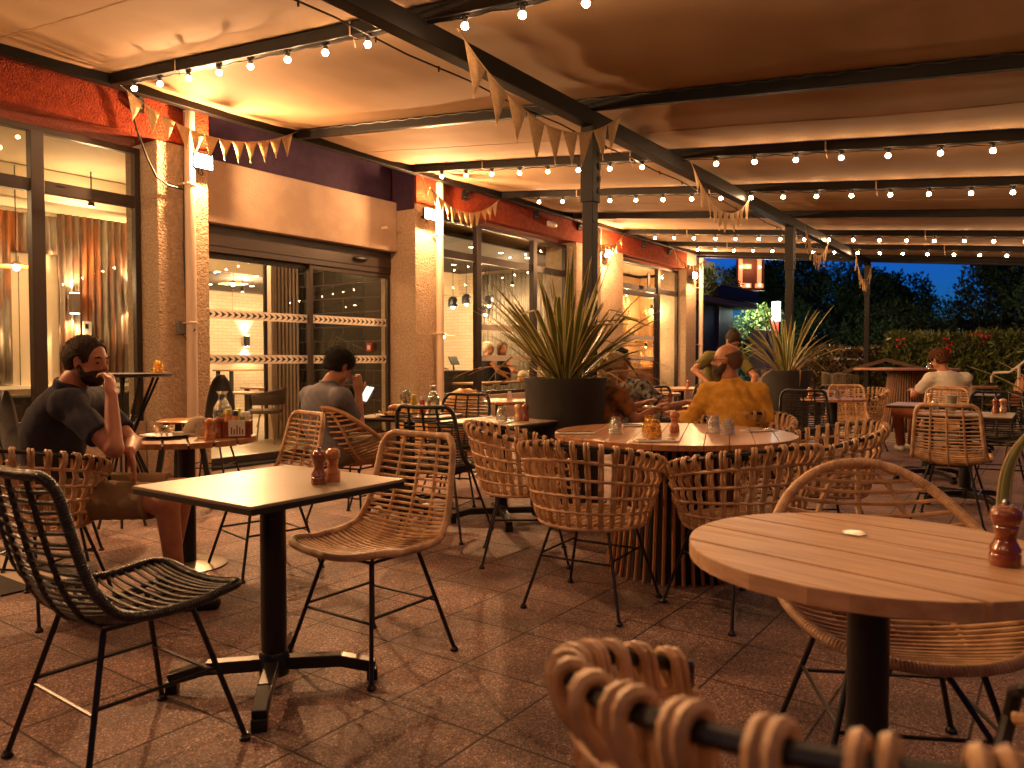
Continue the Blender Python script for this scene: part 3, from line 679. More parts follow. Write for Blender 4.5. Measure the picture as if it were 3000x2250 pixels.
def carafe(loc, label, s=1.0, water=0.5):
    t = thing('carafe', label, 'carafe', loc)
    o = [(0.0,0.0),(0.046,0.0),(0.049,0.006),(0.047,0.02),(0.049,0.03),(0.047,0.045),(0.049,0.055),(0.047,0.07),(0.049,0.08),(0.047,0.1),(0.049,0.115),(0.044,0.145),(0.028,0.17),(0.0205,0.185),(0.020,0.212),(0.030,0.225)]
    i = [(0.028,0.2245),(0.018,0.211),(0.0185,0.186),(0.026,0.169),(0.042,0.144),(0.045,0.10),(0.045,0.008),(0,0.008)]
    MB().lathe([(a*s,b*s) for a,b in o+i],24).build('bottle', M_bott, t)
    if water: MB().lathe([(0,0.009*s),(0.043*s,0.009*s),(0.043*s,0.14*s*water+.01),(0,0.14*s*water+.01)],20).build('water', tumbler('water_in_glass',(0.8,0.85,0.85),8), t)
    return t
def napkin_cutlery(loc, rz, label, fork=True):
    t = thing('napkin_setting', label, 'place setting', loc, rz, 'napkins with cutlery')
    mb = MB().bx(-0.11,0.11,-0.045,0.045,0.0005,0.004); mb.bx(-0.109,0.10,-0.044,0.038,0.0042,0.007); mb.build('napkin', M_linen, t, smooth=False, bevel=0.002)
    f = MB(); f.bar((-0.10,0.012,0.011),(0.03,0.012,0.010),0.008,0.002); f.bar((0.03,0.012,0.010),(0.05,0.012,0.008),0.020,0.002)
    for k in range(4): f.bar((0.05,0.004+k*0.0055,0.008),(0.092,0.004+k*0.0055,0.013),0.003,0.0018)
    f.build('fork', M_chrome, t)
    k = MB(); k.bar((-0.10,-0.015,0.010),(-0.01,-0.015,0.010),0.011,0.004); k.bar((-0.01,-0.015,0.010),(0.10,-0.013,0.010),0.016,0.0015); k.build('knife', M_chrome, t)
    return t
def plate(loc, label, r=0.125, m=None):
    o = MB().lathe([(0,0.004),(r*0.6,0.004),(r*0.68,0.006),(r,0.018),(r,0.021),(r*0.68,0.010),(r*0.6,0.008),(0,0.008)],36).build('plate', m or mat('dark_stoneware',(0.03,0.02,0.015),0.25)); o.location = loc
    return tag(o, label, 'plate')
# ================================================================ the patio furniture
G_L = 'lattice side chairs'; G_T = 'rattan tub armchairs around the slatted table'
natural = lattice_chair(M_ratt, M_wrap, 'pale rattan lattice chair tucked to the near square table, facing left')
natural.location = (2.20,2.25,0); natural.rotation_euler = (0,0,R(180)); natural['group'] = G_L
black = lattice_chair(M_rb, M_rb, 'black rattan lattice chair in the left foreground, back towards the camera')
black.location = (1.235,2.325,0); black.rotation_euler = (0,0,R(-1)); black.scale = (1.04,1.04,1.02); black['group'] = G_L
t1 = square_table('square taupe-topped table in the foreground holding two pepper mills'); t1.location = (1.79,2.34,0); t1['group'] = 'square pedestal tables'
t2 = dup(t1, (4.60,4.27,0), 20, 'square dark table with plates of food, in front of the man with the phone')
t3 = dup(t1, (4.61,3.36,0), 0, 'square table with an upturned glass and two mills, left of the nearer planter')
dup(natural, (2.80,3.74,0), 168, 'golden lattice chair seen from behind, just beyond the near square table')
dup(black, (4.06,3.44,0), 13, 'black lattice chair, the left one of the pair before the food table')
dup(black, (5.08,4.18,0), 200, 'black lattice chair facing the camera beside the wooden shell chair')
h2 = hoop_chair('golden hoop chair under the man in the grey polo', M_ratt_d, M_ratt_d); h2.location = (4.03,4.30,0); h2.rotation_euler = (0,0,R(10)); h2['group']='hoop lounge chairs'
ws = shell_chair(M_orange, 'honey plywood shell chair by the far window, seen from behind', zt=0.93); ws.location = (5.85,4.60,0); ws.rotation_euler=(0,0,R(20)); ws['group']='plywood shell chairs'
# man's round plank table
rt = round_table('round plank table with condiment crate beside the bearded man at left', 0.385, 6, M_teak, 0.032, 60); rt.location=(2.56,4.13,0); rt['group']='round plank tables'
tub = tub_chair('tub chair at the slatted table, second from the left, back to camera')
tub.location = (3.32,1.86,0); tub.rotation_euler=(0,0,R(4)); tub['group']=G_T
bt = slat_table('large round teak table on a base of vertical slats', 0.68, 0.782, 0.30, 0.375); bt.location=(4.15,1.80,0); bt['group']='slatted drum tables'
dup(tub, (3.84,2.62,0), -55, 'leftmost tub chair at the slatted table, turned towards it', G_T)
dup(tub, (3.61,1.23,0), 60, 'tub chair at the slatted table partly hidden by the foreground plank table', G_T)
dup(tub, (4.83,1.15,0), 125, 'tub chair at the right end of the slatted table, its open front to the left', G_T)
dup(tub, (5.30,1.80,0), 170, 'tub chair on the far side of the slatted table, right of the man in yellow', G_T)
dup(tub, (5.80,2.0,0), 40, 'tub chair under the bald man in the yellow shirt', G_T)
dup(tub, (1.66,3.98,0), 26, 'tub chair under the bearded man at left', 'tub armchairs elsewhere')
dup(tub, (0.984,0.132,0), 25, scale=1.125, label='nearest tub chair, blurred across the bottom right corner', group='tub armchairs elsewhere')
dup(tub, (11.0,2.15,0), 150, 'tub chair in front of the tall bar table', 'tub armchairs elsewhere')
# foreground round table + hoop chair
fg = round_table('pale round plank table in the right foreground with a metal ring', 0.42, 5, M_pale, 0.038, 76); fg.location=(1.99,0.36,0); fg['group']='round plank tables'
MB().lathe([(0.022,0.7525),(0.03,0.7525),(0.03,0.7555),(0.022,0.7555)],24,(0.13,0.06,0)).build('umbrella_ring', M_chrome, fg)
MB().lathe([(0,0.7526),(0.0219,0.7526),(0.0219,0.7532),(0,0.7532)],24,(0.13,0.06,0)).build('hole_shade_disc', M_black, fg)  # dark disc standing in for the shade inside the umbrella hole
fh = hoop_chair('pale hoop chair behind the foreground plank table, facing the camera', W=0.322); fh.location=(2.46,0.375,0); fh.rotation_euler=(0,0,R(207)); fh.scale=(1.06,1.06,0.99); fh['group']='hoop lounge chairs'
# right side groups
dup(black, (8.25,2.12,0), 10, 'black lattice chair in front of the farther planter')
nb = dup(natural, (10.1,2.10,0), 195, 'golden lattice chair behind the small round table, facing the camera')
big = dup(natural, (6.55,0.63,0), -2, 'golden lattice chair at right, back to camera before two dark tables')
t4 = dup(t1, (7.45,0.62,0), 0, 'square dark table with a paper-wrapped glass in front of the big golden chair at right')
t5 = dup(t1, (8.75,1.05,0), 0, 'square dark table beyond the glass, left of the man in white')
dup(natural, (9.55,0.98,0), 185, 'golden lattice chair back to back with the man in white')
dup(natural, (10.85,1.10,0), 12, 'golden lattice chair under the man in the white t-shirt')
dup(black, (8.30,0.42,0), 190, 'black lattice chair half hidden behind the big golden chair at right')
t6 = dup(t1, (11.75,0.95,0), 0, 'square dark table in front of the man in the white t-shirt')
br = shell_chair(M_orange, 'brown moulded shell chair at the right edge by the handrail', zt=0.92, name='shell_chair'); br.location=(15.0,0.72,0); br.rotation_euler=(0,0,R(110)); br['group']='plywood shell chairs'
[c for c in br.children if c.name.startswith('shell')][0].data.materials[0] = mat('brown_moulded_plastic',(0.30,0.12,0.05),0.5)
rt2 = round_table('small round table with upturned glasses behind the black chair', 0.36, 5, M_teak, 0.028, 10); rt2.location=(9.45,2.12,0); rt2['group']='round plank tables'
bar = slat_table('tall round bar table on a tapering red-brown slatted base', 0.80, 1.06, 0.25, 0.40, 46); bar.location=(14.35,2.08,0); bar['group']='slatted drum tables'
tn = round_table('round table behind the two seated guests, holding napkins and a carafe', 0.46, 6, M_teak, 0.03, 0); tn.location=(6.95,3.35,0); tn['group']='round plank tables'
dup(black, (8.30,3.9,0), 30, 'black lattice chair left of the carafe, side on')
dup(black, (8.75,3.55,0), 160, 'black lattice chair right of the carafe, facing left')
dup(tub, (8.9,4.3,0), -60, 'tub chair between the two black chairs by the shop door', 'tub armchairs elsewhere')
lt = round_table('round table in front of the shop door at the far left of the group', 0.5, 6, M_teak, 0.03, 0); lt.location=(9.6,4.6,0); lt['group']='round plank tables'
lt2 = round_table('round table behind the man in yellow, near the farthest pillar', 0.5, 6, M_teak, 0.03, 0); lt2.location=(11.6,4.9,0); lt2['group']='round plank tables'
dup(natural, (12.2,4.3,0), 200, 'small pale lattice chair behind the head of the man in yellow')
rt3 = round_table('round table against the low wall under the third window', 0.42, 6, M_teak, 0.03, 30); rt3.location=(6.9,5.05,0); rt3['group']='round plank tables'
rt4 = round_table('round table near the hedge at far right with a mill', 0.45, 6, M_teak, 0.03, 30); rt4.location=(15.2,1.25,0); rt4['group']='round plank tables'
rt5 = round_table('round table between planter and bar stools', 0.42, 6, M_teak, 0.03, 30); rt5.location=(11.75,2.85,0); rt5['group']='round plank tables'

# bar stools with curved ribbed backs
def bar_stool(label):
    t = thing('bar_stool', label, 'bar stool', group='ribbed bar stools')
    mb = MB()
    def S(th, z): rr = 0.22+0.03*(z-0.75); return Vector((-math.cos(th)*rr, math.sin(th)*rr*1.1, z))
    for th in np.linspace(-1.25,1.25,26): mb.tube([S(th,0.76),S(th,0.86),S(th,0.98-0.03*abs(th))],0.0055,5)
    mb.build('back_ribs', M_grs, t)
    MB().tube([S(th,0.99-0.03*abs(th)) for th in np.linspace(-1.28,1.28,24)]+[S(1.28,0.76)]+[S(th,0.76) for th in np.linspace(1.2,-1.2,20)]+[S(-1.28,0.76),S(-1.28,.952)],0.009,6).build('back_frame', M_grs, t)
    MB().lathe([(0,0.74),(0.2,0.74),(0.21,0.755),(0.2,0.77),(0,0.77)],24).build('seat', M_grs, t)
    for sx in (1,-1):
        for sy in (1,-1): MB().tube([(sx*.12,sy*.12,.74),(sx*.24,sy*.24,0)],0.009,6).build('leg', M_chrb, t)
    MB().tube([(sx*.195,sy*.195,.28) for sx,sy in ((1,1),(1,-1),(-1,-1),(-1,1))],0.007,6,closed=True).build('footrest', M_chrb, t)
    return t
M_grs = mat('grey_green_rope',(0.11,0.09,0.06),0.6)
s1 = bar_stool('bar stool left of the tall bar table, nearer one'); s1.location=(13.1,2.72,0); s1.rotation_euler=(0,0,R(-25))
for (x,y,rz,l) in ((14.2,3.15,-70,'bar stool at the left edge of the bar table, farther one'),(13.55,1.55,40,'bar stool tucked right under the bar table beside the man in white'),(15.2,2.2,180,'bar stool on the far side of the bar table')):
    dup(s1,(x,y,0),rz,l)
# left edge furniture
M_vel = mat('charcoal_upholstery',(0.018,0.016,0.016),0.7, bump=0.2, bs=200)
dc = shell_chair(M_vel, 'dark high-backed chair cut off by the left edge of the photo', zt=1.02, name='dark_chair', wid=0.24); dc.location=(2.15,4.85,0); dc.rotation_euler=(0,0,R(-35)); 
MB().bx(-0.2,0.22,-0.21,0.21,0.47,0.50).build('seat_pad', M_orange, dc, bevel=0.012)
hb = shell_chair(M_vel, 'black high-backed bar chair by the entrance, small backrest', zt=1.06, name='high_chair', wid=0.15); hb.location=(4.28,5.95,0.10); hb.rotation_euler=(0,0,R(165)); hb.scale=(1.0,1.0,1.0)
hb.location=(4.12,6.25,0)
hb.rotation_euler=(0,0,R(215))
# tall round bistro table with splayed rods
tt = thing('bistro_table','tall black bistro table on splayed rods against the first pillar','table',(2.98,5.62,0),0)
MB().lathe([(0,1.075),(0.33,1.075),(0.345,1.085),(0.345,1.10),(0,1.10)],40).build('tabletop', M_black, tt)
for k in range(12):
    a=2*PI*k/12; MB().tube([(math.cos(a)*.24,math.sin(a)*.24,1.07),(math.cos(a+.25)*.055,math.sin(a+.25)*.055,.62),(math.cos(a+.5)*.30,math.sin(a+.5)*.30,0.01)],0.010,6).build('rod', M_chrb, tt)
MB().tube([(math.cos(a)*.06,math.sin(a)*.06,.62) for a in np.linspace(0,2*PI,24,endpoint=False)],0.008,6,closed=True).build('waist_ring', M_chrb, tt)
os_ = thing('stool','low stool with a round honey plywood seat beside the first pillar','stool',(3.50,5.70,0),0)
MB().lathe([(0,0.70),(0.17,0.70),(0.19,0.712),(0.17,0.725),(0,0.725)],32).build('seat', M_orange, os_)
for k in range(4):
    a=PI/4+PI/2*k; MB().bar((math.cos(a)*.12,math.sin(a)*.12,.70),(math.cos(a)*.23,math.sin(a)*.23,.0),0.04,0.04).build('leg', M_drum, os_)
MB().tube([(math.cos(PI/4+PI/2*k)*.2,math.sin(PI/4+PI/2*k)*.2,.22) for k in range(4)],0.008,6,closed=True).build('footrest', M_chrb, os_)
# plywood counter with shelf under window three
ct = thing('counter_box','plywood low counter with a grey top under the third window','counter',(7.0,6.0,0),0)
MB().bx(-0.5,0.5,-0.25,0.25,0,0.66).build('cabinet', M_orange, ct, smooth=False, bevel=0.004)
MB().bx(-0.53,0.53,-0.28,0.28,0.66,0.68).build('counter_top', M_hpl, ct, smooth=False)
# ================================================================ people (one continuous skin each, clothes and hair as children)
FW = Vector((math.cos(R(35.27)), math.sin(R(35.27)), 0)); RT = Vector((math.sin(R(35.27)), -math.cos(R(35.27)), 0))
def CF(lat, d, z): return RT*lat + FW*d + Vector((0,0,z))     # surveyed offsets: across, along, up
def field_mesh(prims, res, cut=None, wr=None, pad=0.03):
    """smooth union of tapered limbs and ellipsoids, meshed with surface nets"""
    lo = np.full(3, 1e9); hi = -lo
    for p in prims:
        if p[0] == 'c':
            m = max(p[3], p[4])
            for q in (p[1], p[2]): lo = np.minimum(lo, np.array(q)-m); hi = np.maximum(hi, np.array(q)+m)
        elif p[0] == 'e' :
            m = max(p[2]); lo = np.minimum(lo, np.array(p[1])-m); hi = np.maximum(hi, np.array(p[1])+m)
    lo -= pad; hi += pad; n = np.ceil((hi-lo)/res).astype(int)+1
    ax = [lo[i]+res*np.arange(n[i]) for i in range(3)]
    F = np.full(tuple(n), 0.12, np.float32)
    for p in prims:
        k = p[-1]; neg = p[0] in ('-e',)
        if p[0] == 'c': m = max(p[3],p[4]); a = np.minimum(p[1],p[2])-m-0.1; b = np.maximum(p[1],p[2])+m+0.1
        else: m = max(p[2]); a = np.array(p[1])-m-0.1; b = np.array(p[1])+m+0.1
        i0 = np.clip(((a-lo)/res).astype(int),0,n-1); i1 = np.clip(np.ceil((b-lo)/res).astype(int)+1,1,n)
        sl = tuple(slice(i0[i],i1[i]) for i in range(3))
        X,Y,Z = np.meshgrid(ax[0][sl[0]],ax[1][sl[1]],ax[2][sl[2]],indexing='ij')
        if p[0] == 'c':
            A = np.array(p[1]); Bq = np.array(p[2]); d = Bq-A; L2 = max(float(d@d),1e-9)
            t = np.clip(((X-A[0])*d[0]+(Y-A[1])*d[1]+(Z-A[2])*d[2])/L2,0,1)
            D = np.sqrt((X-A[0]-t*d[0])**2+(Y-A[1]-t*d[1])**2+(Z-A[2]-t*d[2])**2)-(p[3]+(p[4]-p[3])*t)
        else:
            c = p[1]; r = p[2]; M = np.array(p[3]) if p[3] is not None else np.eye(3)
            P = np.stack([X-c[0],Y-c[1],Z-c[2]],-1)@M      # columns of M are the local axes
            q = P/np.array(r); k0 = np.sqrt((q**2).sum(-1))+1e-6; k1 = np.sqrt(((q/np.array(r))**2).sum(-1))+1e-6; D = k0*(k0-1)/k1
        G = F[sl]
        if neg:
            D = -D; h = np.clip(0.5-0.5*(G-D)/k,0,1); F[sl] = G*(1-h)+D*h+k*h*(1-h)
        else:
            h = np.clip(0.5+0.5*(G-D)/k,0,1); F[sl] = G*(1-h)+D*h-k*h*(1-h)
    if cut or wr:
        X,Y,Z = np.meshgrid(*ax,indexing='ij')
        if wr:
            s = wr[1]; F = F + wr[0]*(np.sin(X*s*1.3+4*np.sin(Z*s*.23)+Y*s*.5)*np.sin(Z*s*.9+3*np.sin(Y*s*.3+X*s*.21)) + 0.6*np.sin((X-Y)*s*1.9+Z*s*1.2+2*np.sin(Z*s*.5)))
        if cut: F = np.maximum(F, cut(X,Y,Z))
    F[0]=F[-1]=0.1; F[:,0]=F[:,-1]=0.1; F[:,:,0]=F[:,:,-1]=0.1
    S = F < 0; N = tuple(n-1)
    cs = [S[i:N[0]+i, j:N[1]+j, k:N[2]+k] for i in (0,1) for j in (0,1) for k in (0,1)]
    al = np.logical_and.reduce(cs); an = np.logical_or.reduce(cs); act = an & ~al
    idx = -np.ones(N, np.int64); I = np.argwhere(act); idx[act] = np.arange(len(I))
    acc = np.zeros((len(I),3)); cnt = np.zeros(len(I))
    for (o0, dd) in [((i,j,0),2) for i in (0,1) for j in (0,1)]+[((i,0,j),1) for i in (0,1) for j in (0,1)]+[((0,i,j),0) for i in (0,1) for j in (0,1)]:
        a = I+np.array(o0); bq = a.copy(); bq[:,dd]+=1
        fa = F[a[:,0],a[:,1],a[:,2]]; fb = F[bq[:,0],bq[:,1],bq[:,2]]; m = (fa<0)!=(fb<0); t = np.where(m, fa/(fa-fb+1e-12), 0)
        p = a.astype(float); p[:,dd]+=t; acc[m]+=p[m]; cnt[m]+=1
    V = lo + res*acc/cnt[:,None]; faces = []
    for dd in range(3):
        u, v = [(1,2),(2,0),(0,1)][dd]; sh = [slice(None)]*3; sh[dd]=slice(0,-1); s2=[slice(None)]*3; s2[dd]=slice(1,None)
        ch = S[tuple(sh)]!=S[tuple(s2)]; E = np.argwhere(ch); ok = (E[:,u]>0)&(E[:,v]>0)&(E[:,u]<N[u])&(E[:,v]<N[v]); E = E[ok]
        ins = S[E[:,0],E[:,1],E[:,2]]
        def cidx(du,dv): q=E.copy(); q[:,u]-=du; q[:,v]-=dv; return idx[q[:,0],q[:,1],q[:,2]]
        q = np.stack([cidx(1,1),cidx(0,1),cidx(0,0),cidx(1,0)],1); q[~ins] = q[~ins][:,::-1]; faces.append(q)
    Fc = np.concatenate(faces); Fc = Fc[(Fc>=0).all(1)]
    return V, Fc
def fobj(name, m, prims, res, par, cut=None, wr=None):
    V, Fc = field_mesh(prims, res, cut, wr)
    me = bpy.data.meshes.new(name); me.from_pydata(V.tolist(), [], Fc.tolist()); me.update(); me.shade_smooth(); me.materials.append(m)
    o = bpy.data.objects.new(name, me); COL.objects.link(o); o.parent = par
    s = o.modifiers.new('soft','SMOOTH'); s.factor = 0.5; s.iterations = 2
    return o
def skin(name, c): 
    m = mat(name, c, 0.5, col2=tuple(x*0.8 for x in c), cs=25, bump=0.08, bs=180, bdist=0.002); b = m.node_tree.nodes["Principled BSDF"]; b.inputs["Subsurface Weight"].default_value = 0.08; b.inputs["Subsurface Radius"].default_value = (0.02,0.008,0.004); return m
def frame(f, up=(0,0,1)):
    f = Vector(f).normalized(); r = f.cross(Vector(up)).normalized(); u = r.cross(f); return f, r, u
def hand(w, d, pn, curl, thumb_side, s=1.0, k=0.008):
    """wrist, finger direction, palm normal (towards the palm side), curl in degrees"""
    d = Vector(d).normalized(); pn = Vector(pn); pn = (pn-d*pn.dot(d)).normalized(); sd = d.cross(pn)*thumb_side; P = []
    w = Vector(w); M = np.array([list(d), list(sd), list(pn)]).T
    P.append(('e', w+d*0.045*s, (0.052*s,0.041*s,0.017*s), M, 0.012))
    for i,(off,l) in enumerate(((0.029,0.070),(0.010,0.080),(-0.010,0.074),(-0.028,0.058))):
        b = w+d*0.080*s+sd*off*s; a = b; ang = curl*(0.5+0.12*i); 
        for seg,fr in ((0,.45),(1,.32),(2,.23)):
            an = R(ang*(0.45+0.75*seg)); dd = d*math.cos(an)+pn*math.sin(an)+sd*off*1.2; e = a+dd.normalized()*l*fr*s
            P.append(('c', a, e, (0.0095-0.001*seg)*s, (0.0088-0.001*seg)*s, k*0.6)); a = e
    b = w+d*0.018*s+sd*0.030*s; m_ = b+(d*0.6+sd*0.8+pn*0.25).normalized()*0.038*s; e = m_+(d*0.9+sd*0.25+pn*0.45).normalized()*0.034*s
    P.append(('c', b, m_, 0.013*s, 0.0105*s, k)); P.append(('c', m_, e, 0.0105*s, 0.0085*s, k*.6)); return P
def head_prims(H, f, up, s=1.0):
    f, r, u = frame(f, up); M = np.array([list(f), list(r), list(u)]).T; o = lambda a,b,c: H + f*a*s + r*b*s + u*c*s
    P = [('e', o(-0.012,0,0.035), (0.094*s,0.075*s,0.082*s), M, 0.02),
         ('e', o(0.025,0,-0.025), (0.060*s,0.058*s,0.078*s), M, 0.03),
         ('e', o(0.052,0,-0.078), (0.030*s,0.034*s,0.028*s), M, 0.03),
         ('c', o(0.035,-0.048,-0.06), o(0.035,0.048,-0.06), 0.020*s, 0.020*s, 0.03),
         ('c', o(0.078,-0.032,0.026), o(0.078,0.032,0.026), 0.011*s, 0.011*s, 0.014),
         ('-e', o(0.096,-0.031,0.006), (0.014*s,0.016*s,0.012*s), M, 0.008), ('-e', o(0.096,0.031,0.006), (0.014*s,0.016*s,0.012*s), M, 0.008),
         ('e', o(0.074,-0.031,0.004), (0.013*s,0.013*s,0.012*s), M, 0.004), ('e', o(0.074,0.031,0.004), (0.013*s,0.013*s,0.012*s), M, 0.004),
         ('c', o(0.084,0,0.016), o(0.106,0,-0.022), 0.008*s, 0.012*s, 0.010),
         ('c', o(0.090,-0.012,-0.028), o(0.090,0.012,-0.028), 0.008*s, 0.008*s, 0.008),
         ('c', o(0.082,-0.020,-0.050), o(0.082,0.020,-0.050), 0.0075*s, 0.0075*s, 0.006), ('c', o(0.080,-0.017,-0.062), o(0.080,0.017,-0.062), 0.0085*s, 0.0085*s, 0.006)]
    for q in (-1,1):
        P.append(('e', o(0.0,q*0.074,-0.002), (0.017*s,0.008*s,0.030*s), M, 0.006)); P.append(('-e', o(0.004,q*0.083,0.0), (0.009*s,0.006*s,0.016*s), M, 0.004))
    return P, (f, r, u), o, M
def person(label, J, face, up=(0,0,1), sk=(0.42,0.20,0.11), shirt=None, pants=None, hair=None, beard=None, shoes=None, hands=None, res=0.0085, neckc=0.0, sleeves='short', shorts=False, glasses=False, wr=(0.0022,42), bulk=1.0, collar=False, bun=False, hs=1.0, root=None):
    Jv = {k: Vector(v) for k, v in J.items()}
    root = root or Vector((Jv['pel'].x, Jv['pel'].y, 0)); Jv = {k: v-root for k, v in Jv.items()}
    t = thing('person', label, 'person', root)
    ms = skin('skin_%.2f' % sk[0], sk); b = bulk
    pel, ch, nk, H = Jv['pel'], Jv['chest'], Jv['neck'], Jv['head']
    sr = (Jv['rs']-Jv['ls']).normalized(); tu = (nk-pel).normalized(); sr = (sr-tu*sr.dot(tu)).normalized(); tf = tu.cross(sr)
    MT = np.array([list(sr), list(tf), list(tu)]).T
    mid = pel.lerp(ch, 0.5)
    torso = lambda g: [('e', pel+tu*0.02, (0.175*b+g,0.125*b+g,0.13+g), MT, 0.05), ('e', mid, (0.150*b+g,0.115*b+g,0.16+g), MT, 0.07), ('e', ch, (0.170*b+g,0.122*b+g,0.17+g), MT, 0.07),
        ('c', Jv['ls'], Jv['rs'], 0.062+g, 0.062+g, 0.06), ('e', ch.lerp(nk,0.62), (0.13+g,0.085+g,0.07+g), MT, 0.05)]
    body = torso(0); body += [('c', ch.lerp(nk,.6), nk.lerp(H,.25), 0.062, 0.054, 0.04), ('c', nk, H-tu*0.02, 0.056, 0.052, 0.03)]
    arms = {}
    for q in 'lr':
        if q+'e' in Jv:
            arms[q] = (Jv[q+'s'], Jv[q+'e'], Jv[q+'w'])
            body += [('c', Jv[q+'s'], Jv[q+'e'], 0.052, 0.040, 0.03), ('c', Jv[q+'e'], Jv[q+'w'], 0.041, 0.027, 0.015)]
            if hands and q in hands: d, pn, cu = hands[q]; body += hand(Jv[q+'w'], d, pn, cu, 1 if q=='l' else -1)
            else: d = (Jv[q+'w']-Jv[q+'e']).normalized(); body += hand(Jv[q+'w'], d, Vector((0,0,-1))+d*0.01, 30, 1 if q=='l' else -1)
        if q+'k' in Jv:
            body += [('c', Jv[q+'h'], Jv[q+'k'], 0.088*b, 0.058, 0.04), ('c', Jv[q+'k'], Jv[q+'a'], 0.056, 0.036, 0.02)]
            f_ = Vector((tf.x, tf.y, 0)).normalized(); body += [('c', Jv[q+'a']+f_*0.0, Jv[q+'a']+f_*0.14+Vector((0,0,-.055)), 0.036, 0.028, 0.02)]
    hp, (f, r, u), o, M = head_prims(H, face, up, hs)
    fobj('body', ms, body+hp, res, t)
    eb = MB()
    for q in (-1,1): eb.ell(o(0.0775,q*0.031,0.003),(0.0090,0.0115,0.0058),10,8)
    eb.build('eyes', mat('dark_eyes',(0.02,0.012,0.008),0.15), t)
    if shirt:
        sp = torso(0.013)+[('c', ch.lerp(nk,.7), nk, 0.074, 0.068, 0.03)]
        for q,(a,e,w_) in arms.items():
            if sleeves == 'short': sp.append(('c', a, a.lerp(e,0.72), 0.068, 0.064, 0.035))
            elif sleeves == 'long': sp += [('c', a, e, 0.066, 0.058, 0.035), ('c', e, e.lerp(w_,0.35), 0.060, 0.052, 0.02), ('c', e.lerp(w_,.36), e.lerp(w_,.46), 0.058,0.056,0.004)]
            elif sleeves == 'none': pass
        nc = nk + tu*(0.012 if not collar else 0.02); pc = pel - tu*0.10
        ends = [(a.lerp(e,0.72), (e-a).normalized()) for a,e,w_ in arms.values()] if sleeves=='short' else []
        def cut(X,Y,Z):
            g = (X-nc.x)*tu.x+(Y-nc.y)*tu.y+(Z-nc.z)*tu.z; g = np.where((X-nc.x)**2+(Y-nc.y)**2+(Z-nc.z)**2-g*g < 0.0125, g, -1.0); h = -((X-pc.x)*tu.x+(Y-pc.y)*tu.y+(Z-pc.z)*tu.z); g = np.maximum(g,h)
            for p, d in ends:
                dd = (X-p.x)*d.x+(Y-p.y)*d.y+(Z-p.z)*d.z; rr = (X-p.x)**2+(Y-p.y)**2+(Z-p.z)**2; g = np.where(rr<0.012, np.maximum(g, dd), g)
            return g
        sh = fobj('shirt', shirt, sp, res, t, cut, wr)
        if collar:
            cb = [('c', nk-tu*0.03, nk+tu*0.018, 0.080, 0.074, 0.01)]
            n2 = nk+tu*0.030
            fobj('collar', shirt, cb, 0.006, sh, lambda X,Y,Z: (X-n2.x)*tu.x+(Y-n2.y)*tu.y+(Z-n2.z)*tu.z)
    if pants:
        pp = [('e', pel-tu*0.0, (0.186*b,0.138*b,0.12), MT, 0.05)]
        for q in 'lr':
            if q+'k' in Jv:
                h_, k_, a_ = Jv[q+'h'], Jv[q+'k'], Jv[q+'a']
                if shorts: pp += [('c', h_, h_.lerp(k_,0.86), 0.104*b, 0.086, 0.03)]
                else: pp += [('c', h_, k_, 0.102*b, 0.074, 0.03), ('c', k_, a_+(k_-a_)*0.04, 0.070, 0.056, 0.02)]
        pc2 = pel + tu*0.09; ce = [(Jv[q+'h'].lerp(Jv[q+'k'],.86), (Jv[q+'k']-Jv[q+'h']).normalized()) for q in 'lr' if q+'k' in Jv] if shorts else []
        def cut2(X,Y,Z):
            g = Z-pc2.z
            for p, d in ce:
                dd = (X-p.x)*d.x+(Y-p.y)*d.y+(Z-p.z)*d.z; rr = (X-p.x)**2+(Y-p.y)**2+(Z-p.z)**2; g = np.where(rr<0.02, np.maximum(g, dd), g)
            return g
        fobj('shorts' if shorts else 'trousers', pants, pp, res, t, cut2, (0.002,38))
    if shoes:
        f_ = Vector((tf.x, tf.y, 0)).normalized()
        for q in 'lr':
            if q+'a' in Jv:
                a = Jv[q+'a']; zz = Vector((0,0,-a.z+0.0)) if False else Vector((0,0,-0.05))
                fobj('shoe', shoes, [('c', a+zz-f_*0.03, a+zz+f_*0.06, 0.042,0.040,0.02), ('c', a+zz+f_*0.05+Vector((0,0,-.008)), a+zz+f_*0.16+Vector((0,0,-.012)), 0.042, 0.036, 0.02)], res, t)
    def loc(X,Y,Z): dx,dy,dz = X-H.x,Y-H.y,Z-H.z; s=hs; return ((dx*f.x+dy*f.y+dz*f.z)/s,(dx*r.x+dy*r.y+dz*r.z)/s,(dx*u.x+dy*u.y+dz*u.z)/s)
    if hair:
        kind, hm = hair
        def cap(front, low, th):
            def c(X,Y,Z):
                a,b_,c_ = loc(X,Y,Z); fr = a-(front+0.25*np.clip(c_-0.03,0,1)) ; lw = (low+0.9*np.clip(a+0.02,0,1))-c_
                ear = 0.024-np.sqrt((a-0.0)**2+(c_+0.004)**2*0.6)
                return np.maximum(np.maximum(fr, lw), ear)
            return [('e', o(-0.014,0,0.036), ((0.094+th)*hs,(0.076+th*.7)*hs,(0.083+th)*hs), M, 0.02), ('c', o(-0.06,0,0.0), o(-0.055,0,-0.05), (0.052+th*.6)*hs, (0.045+th*.5)*hs, 0.03)], c
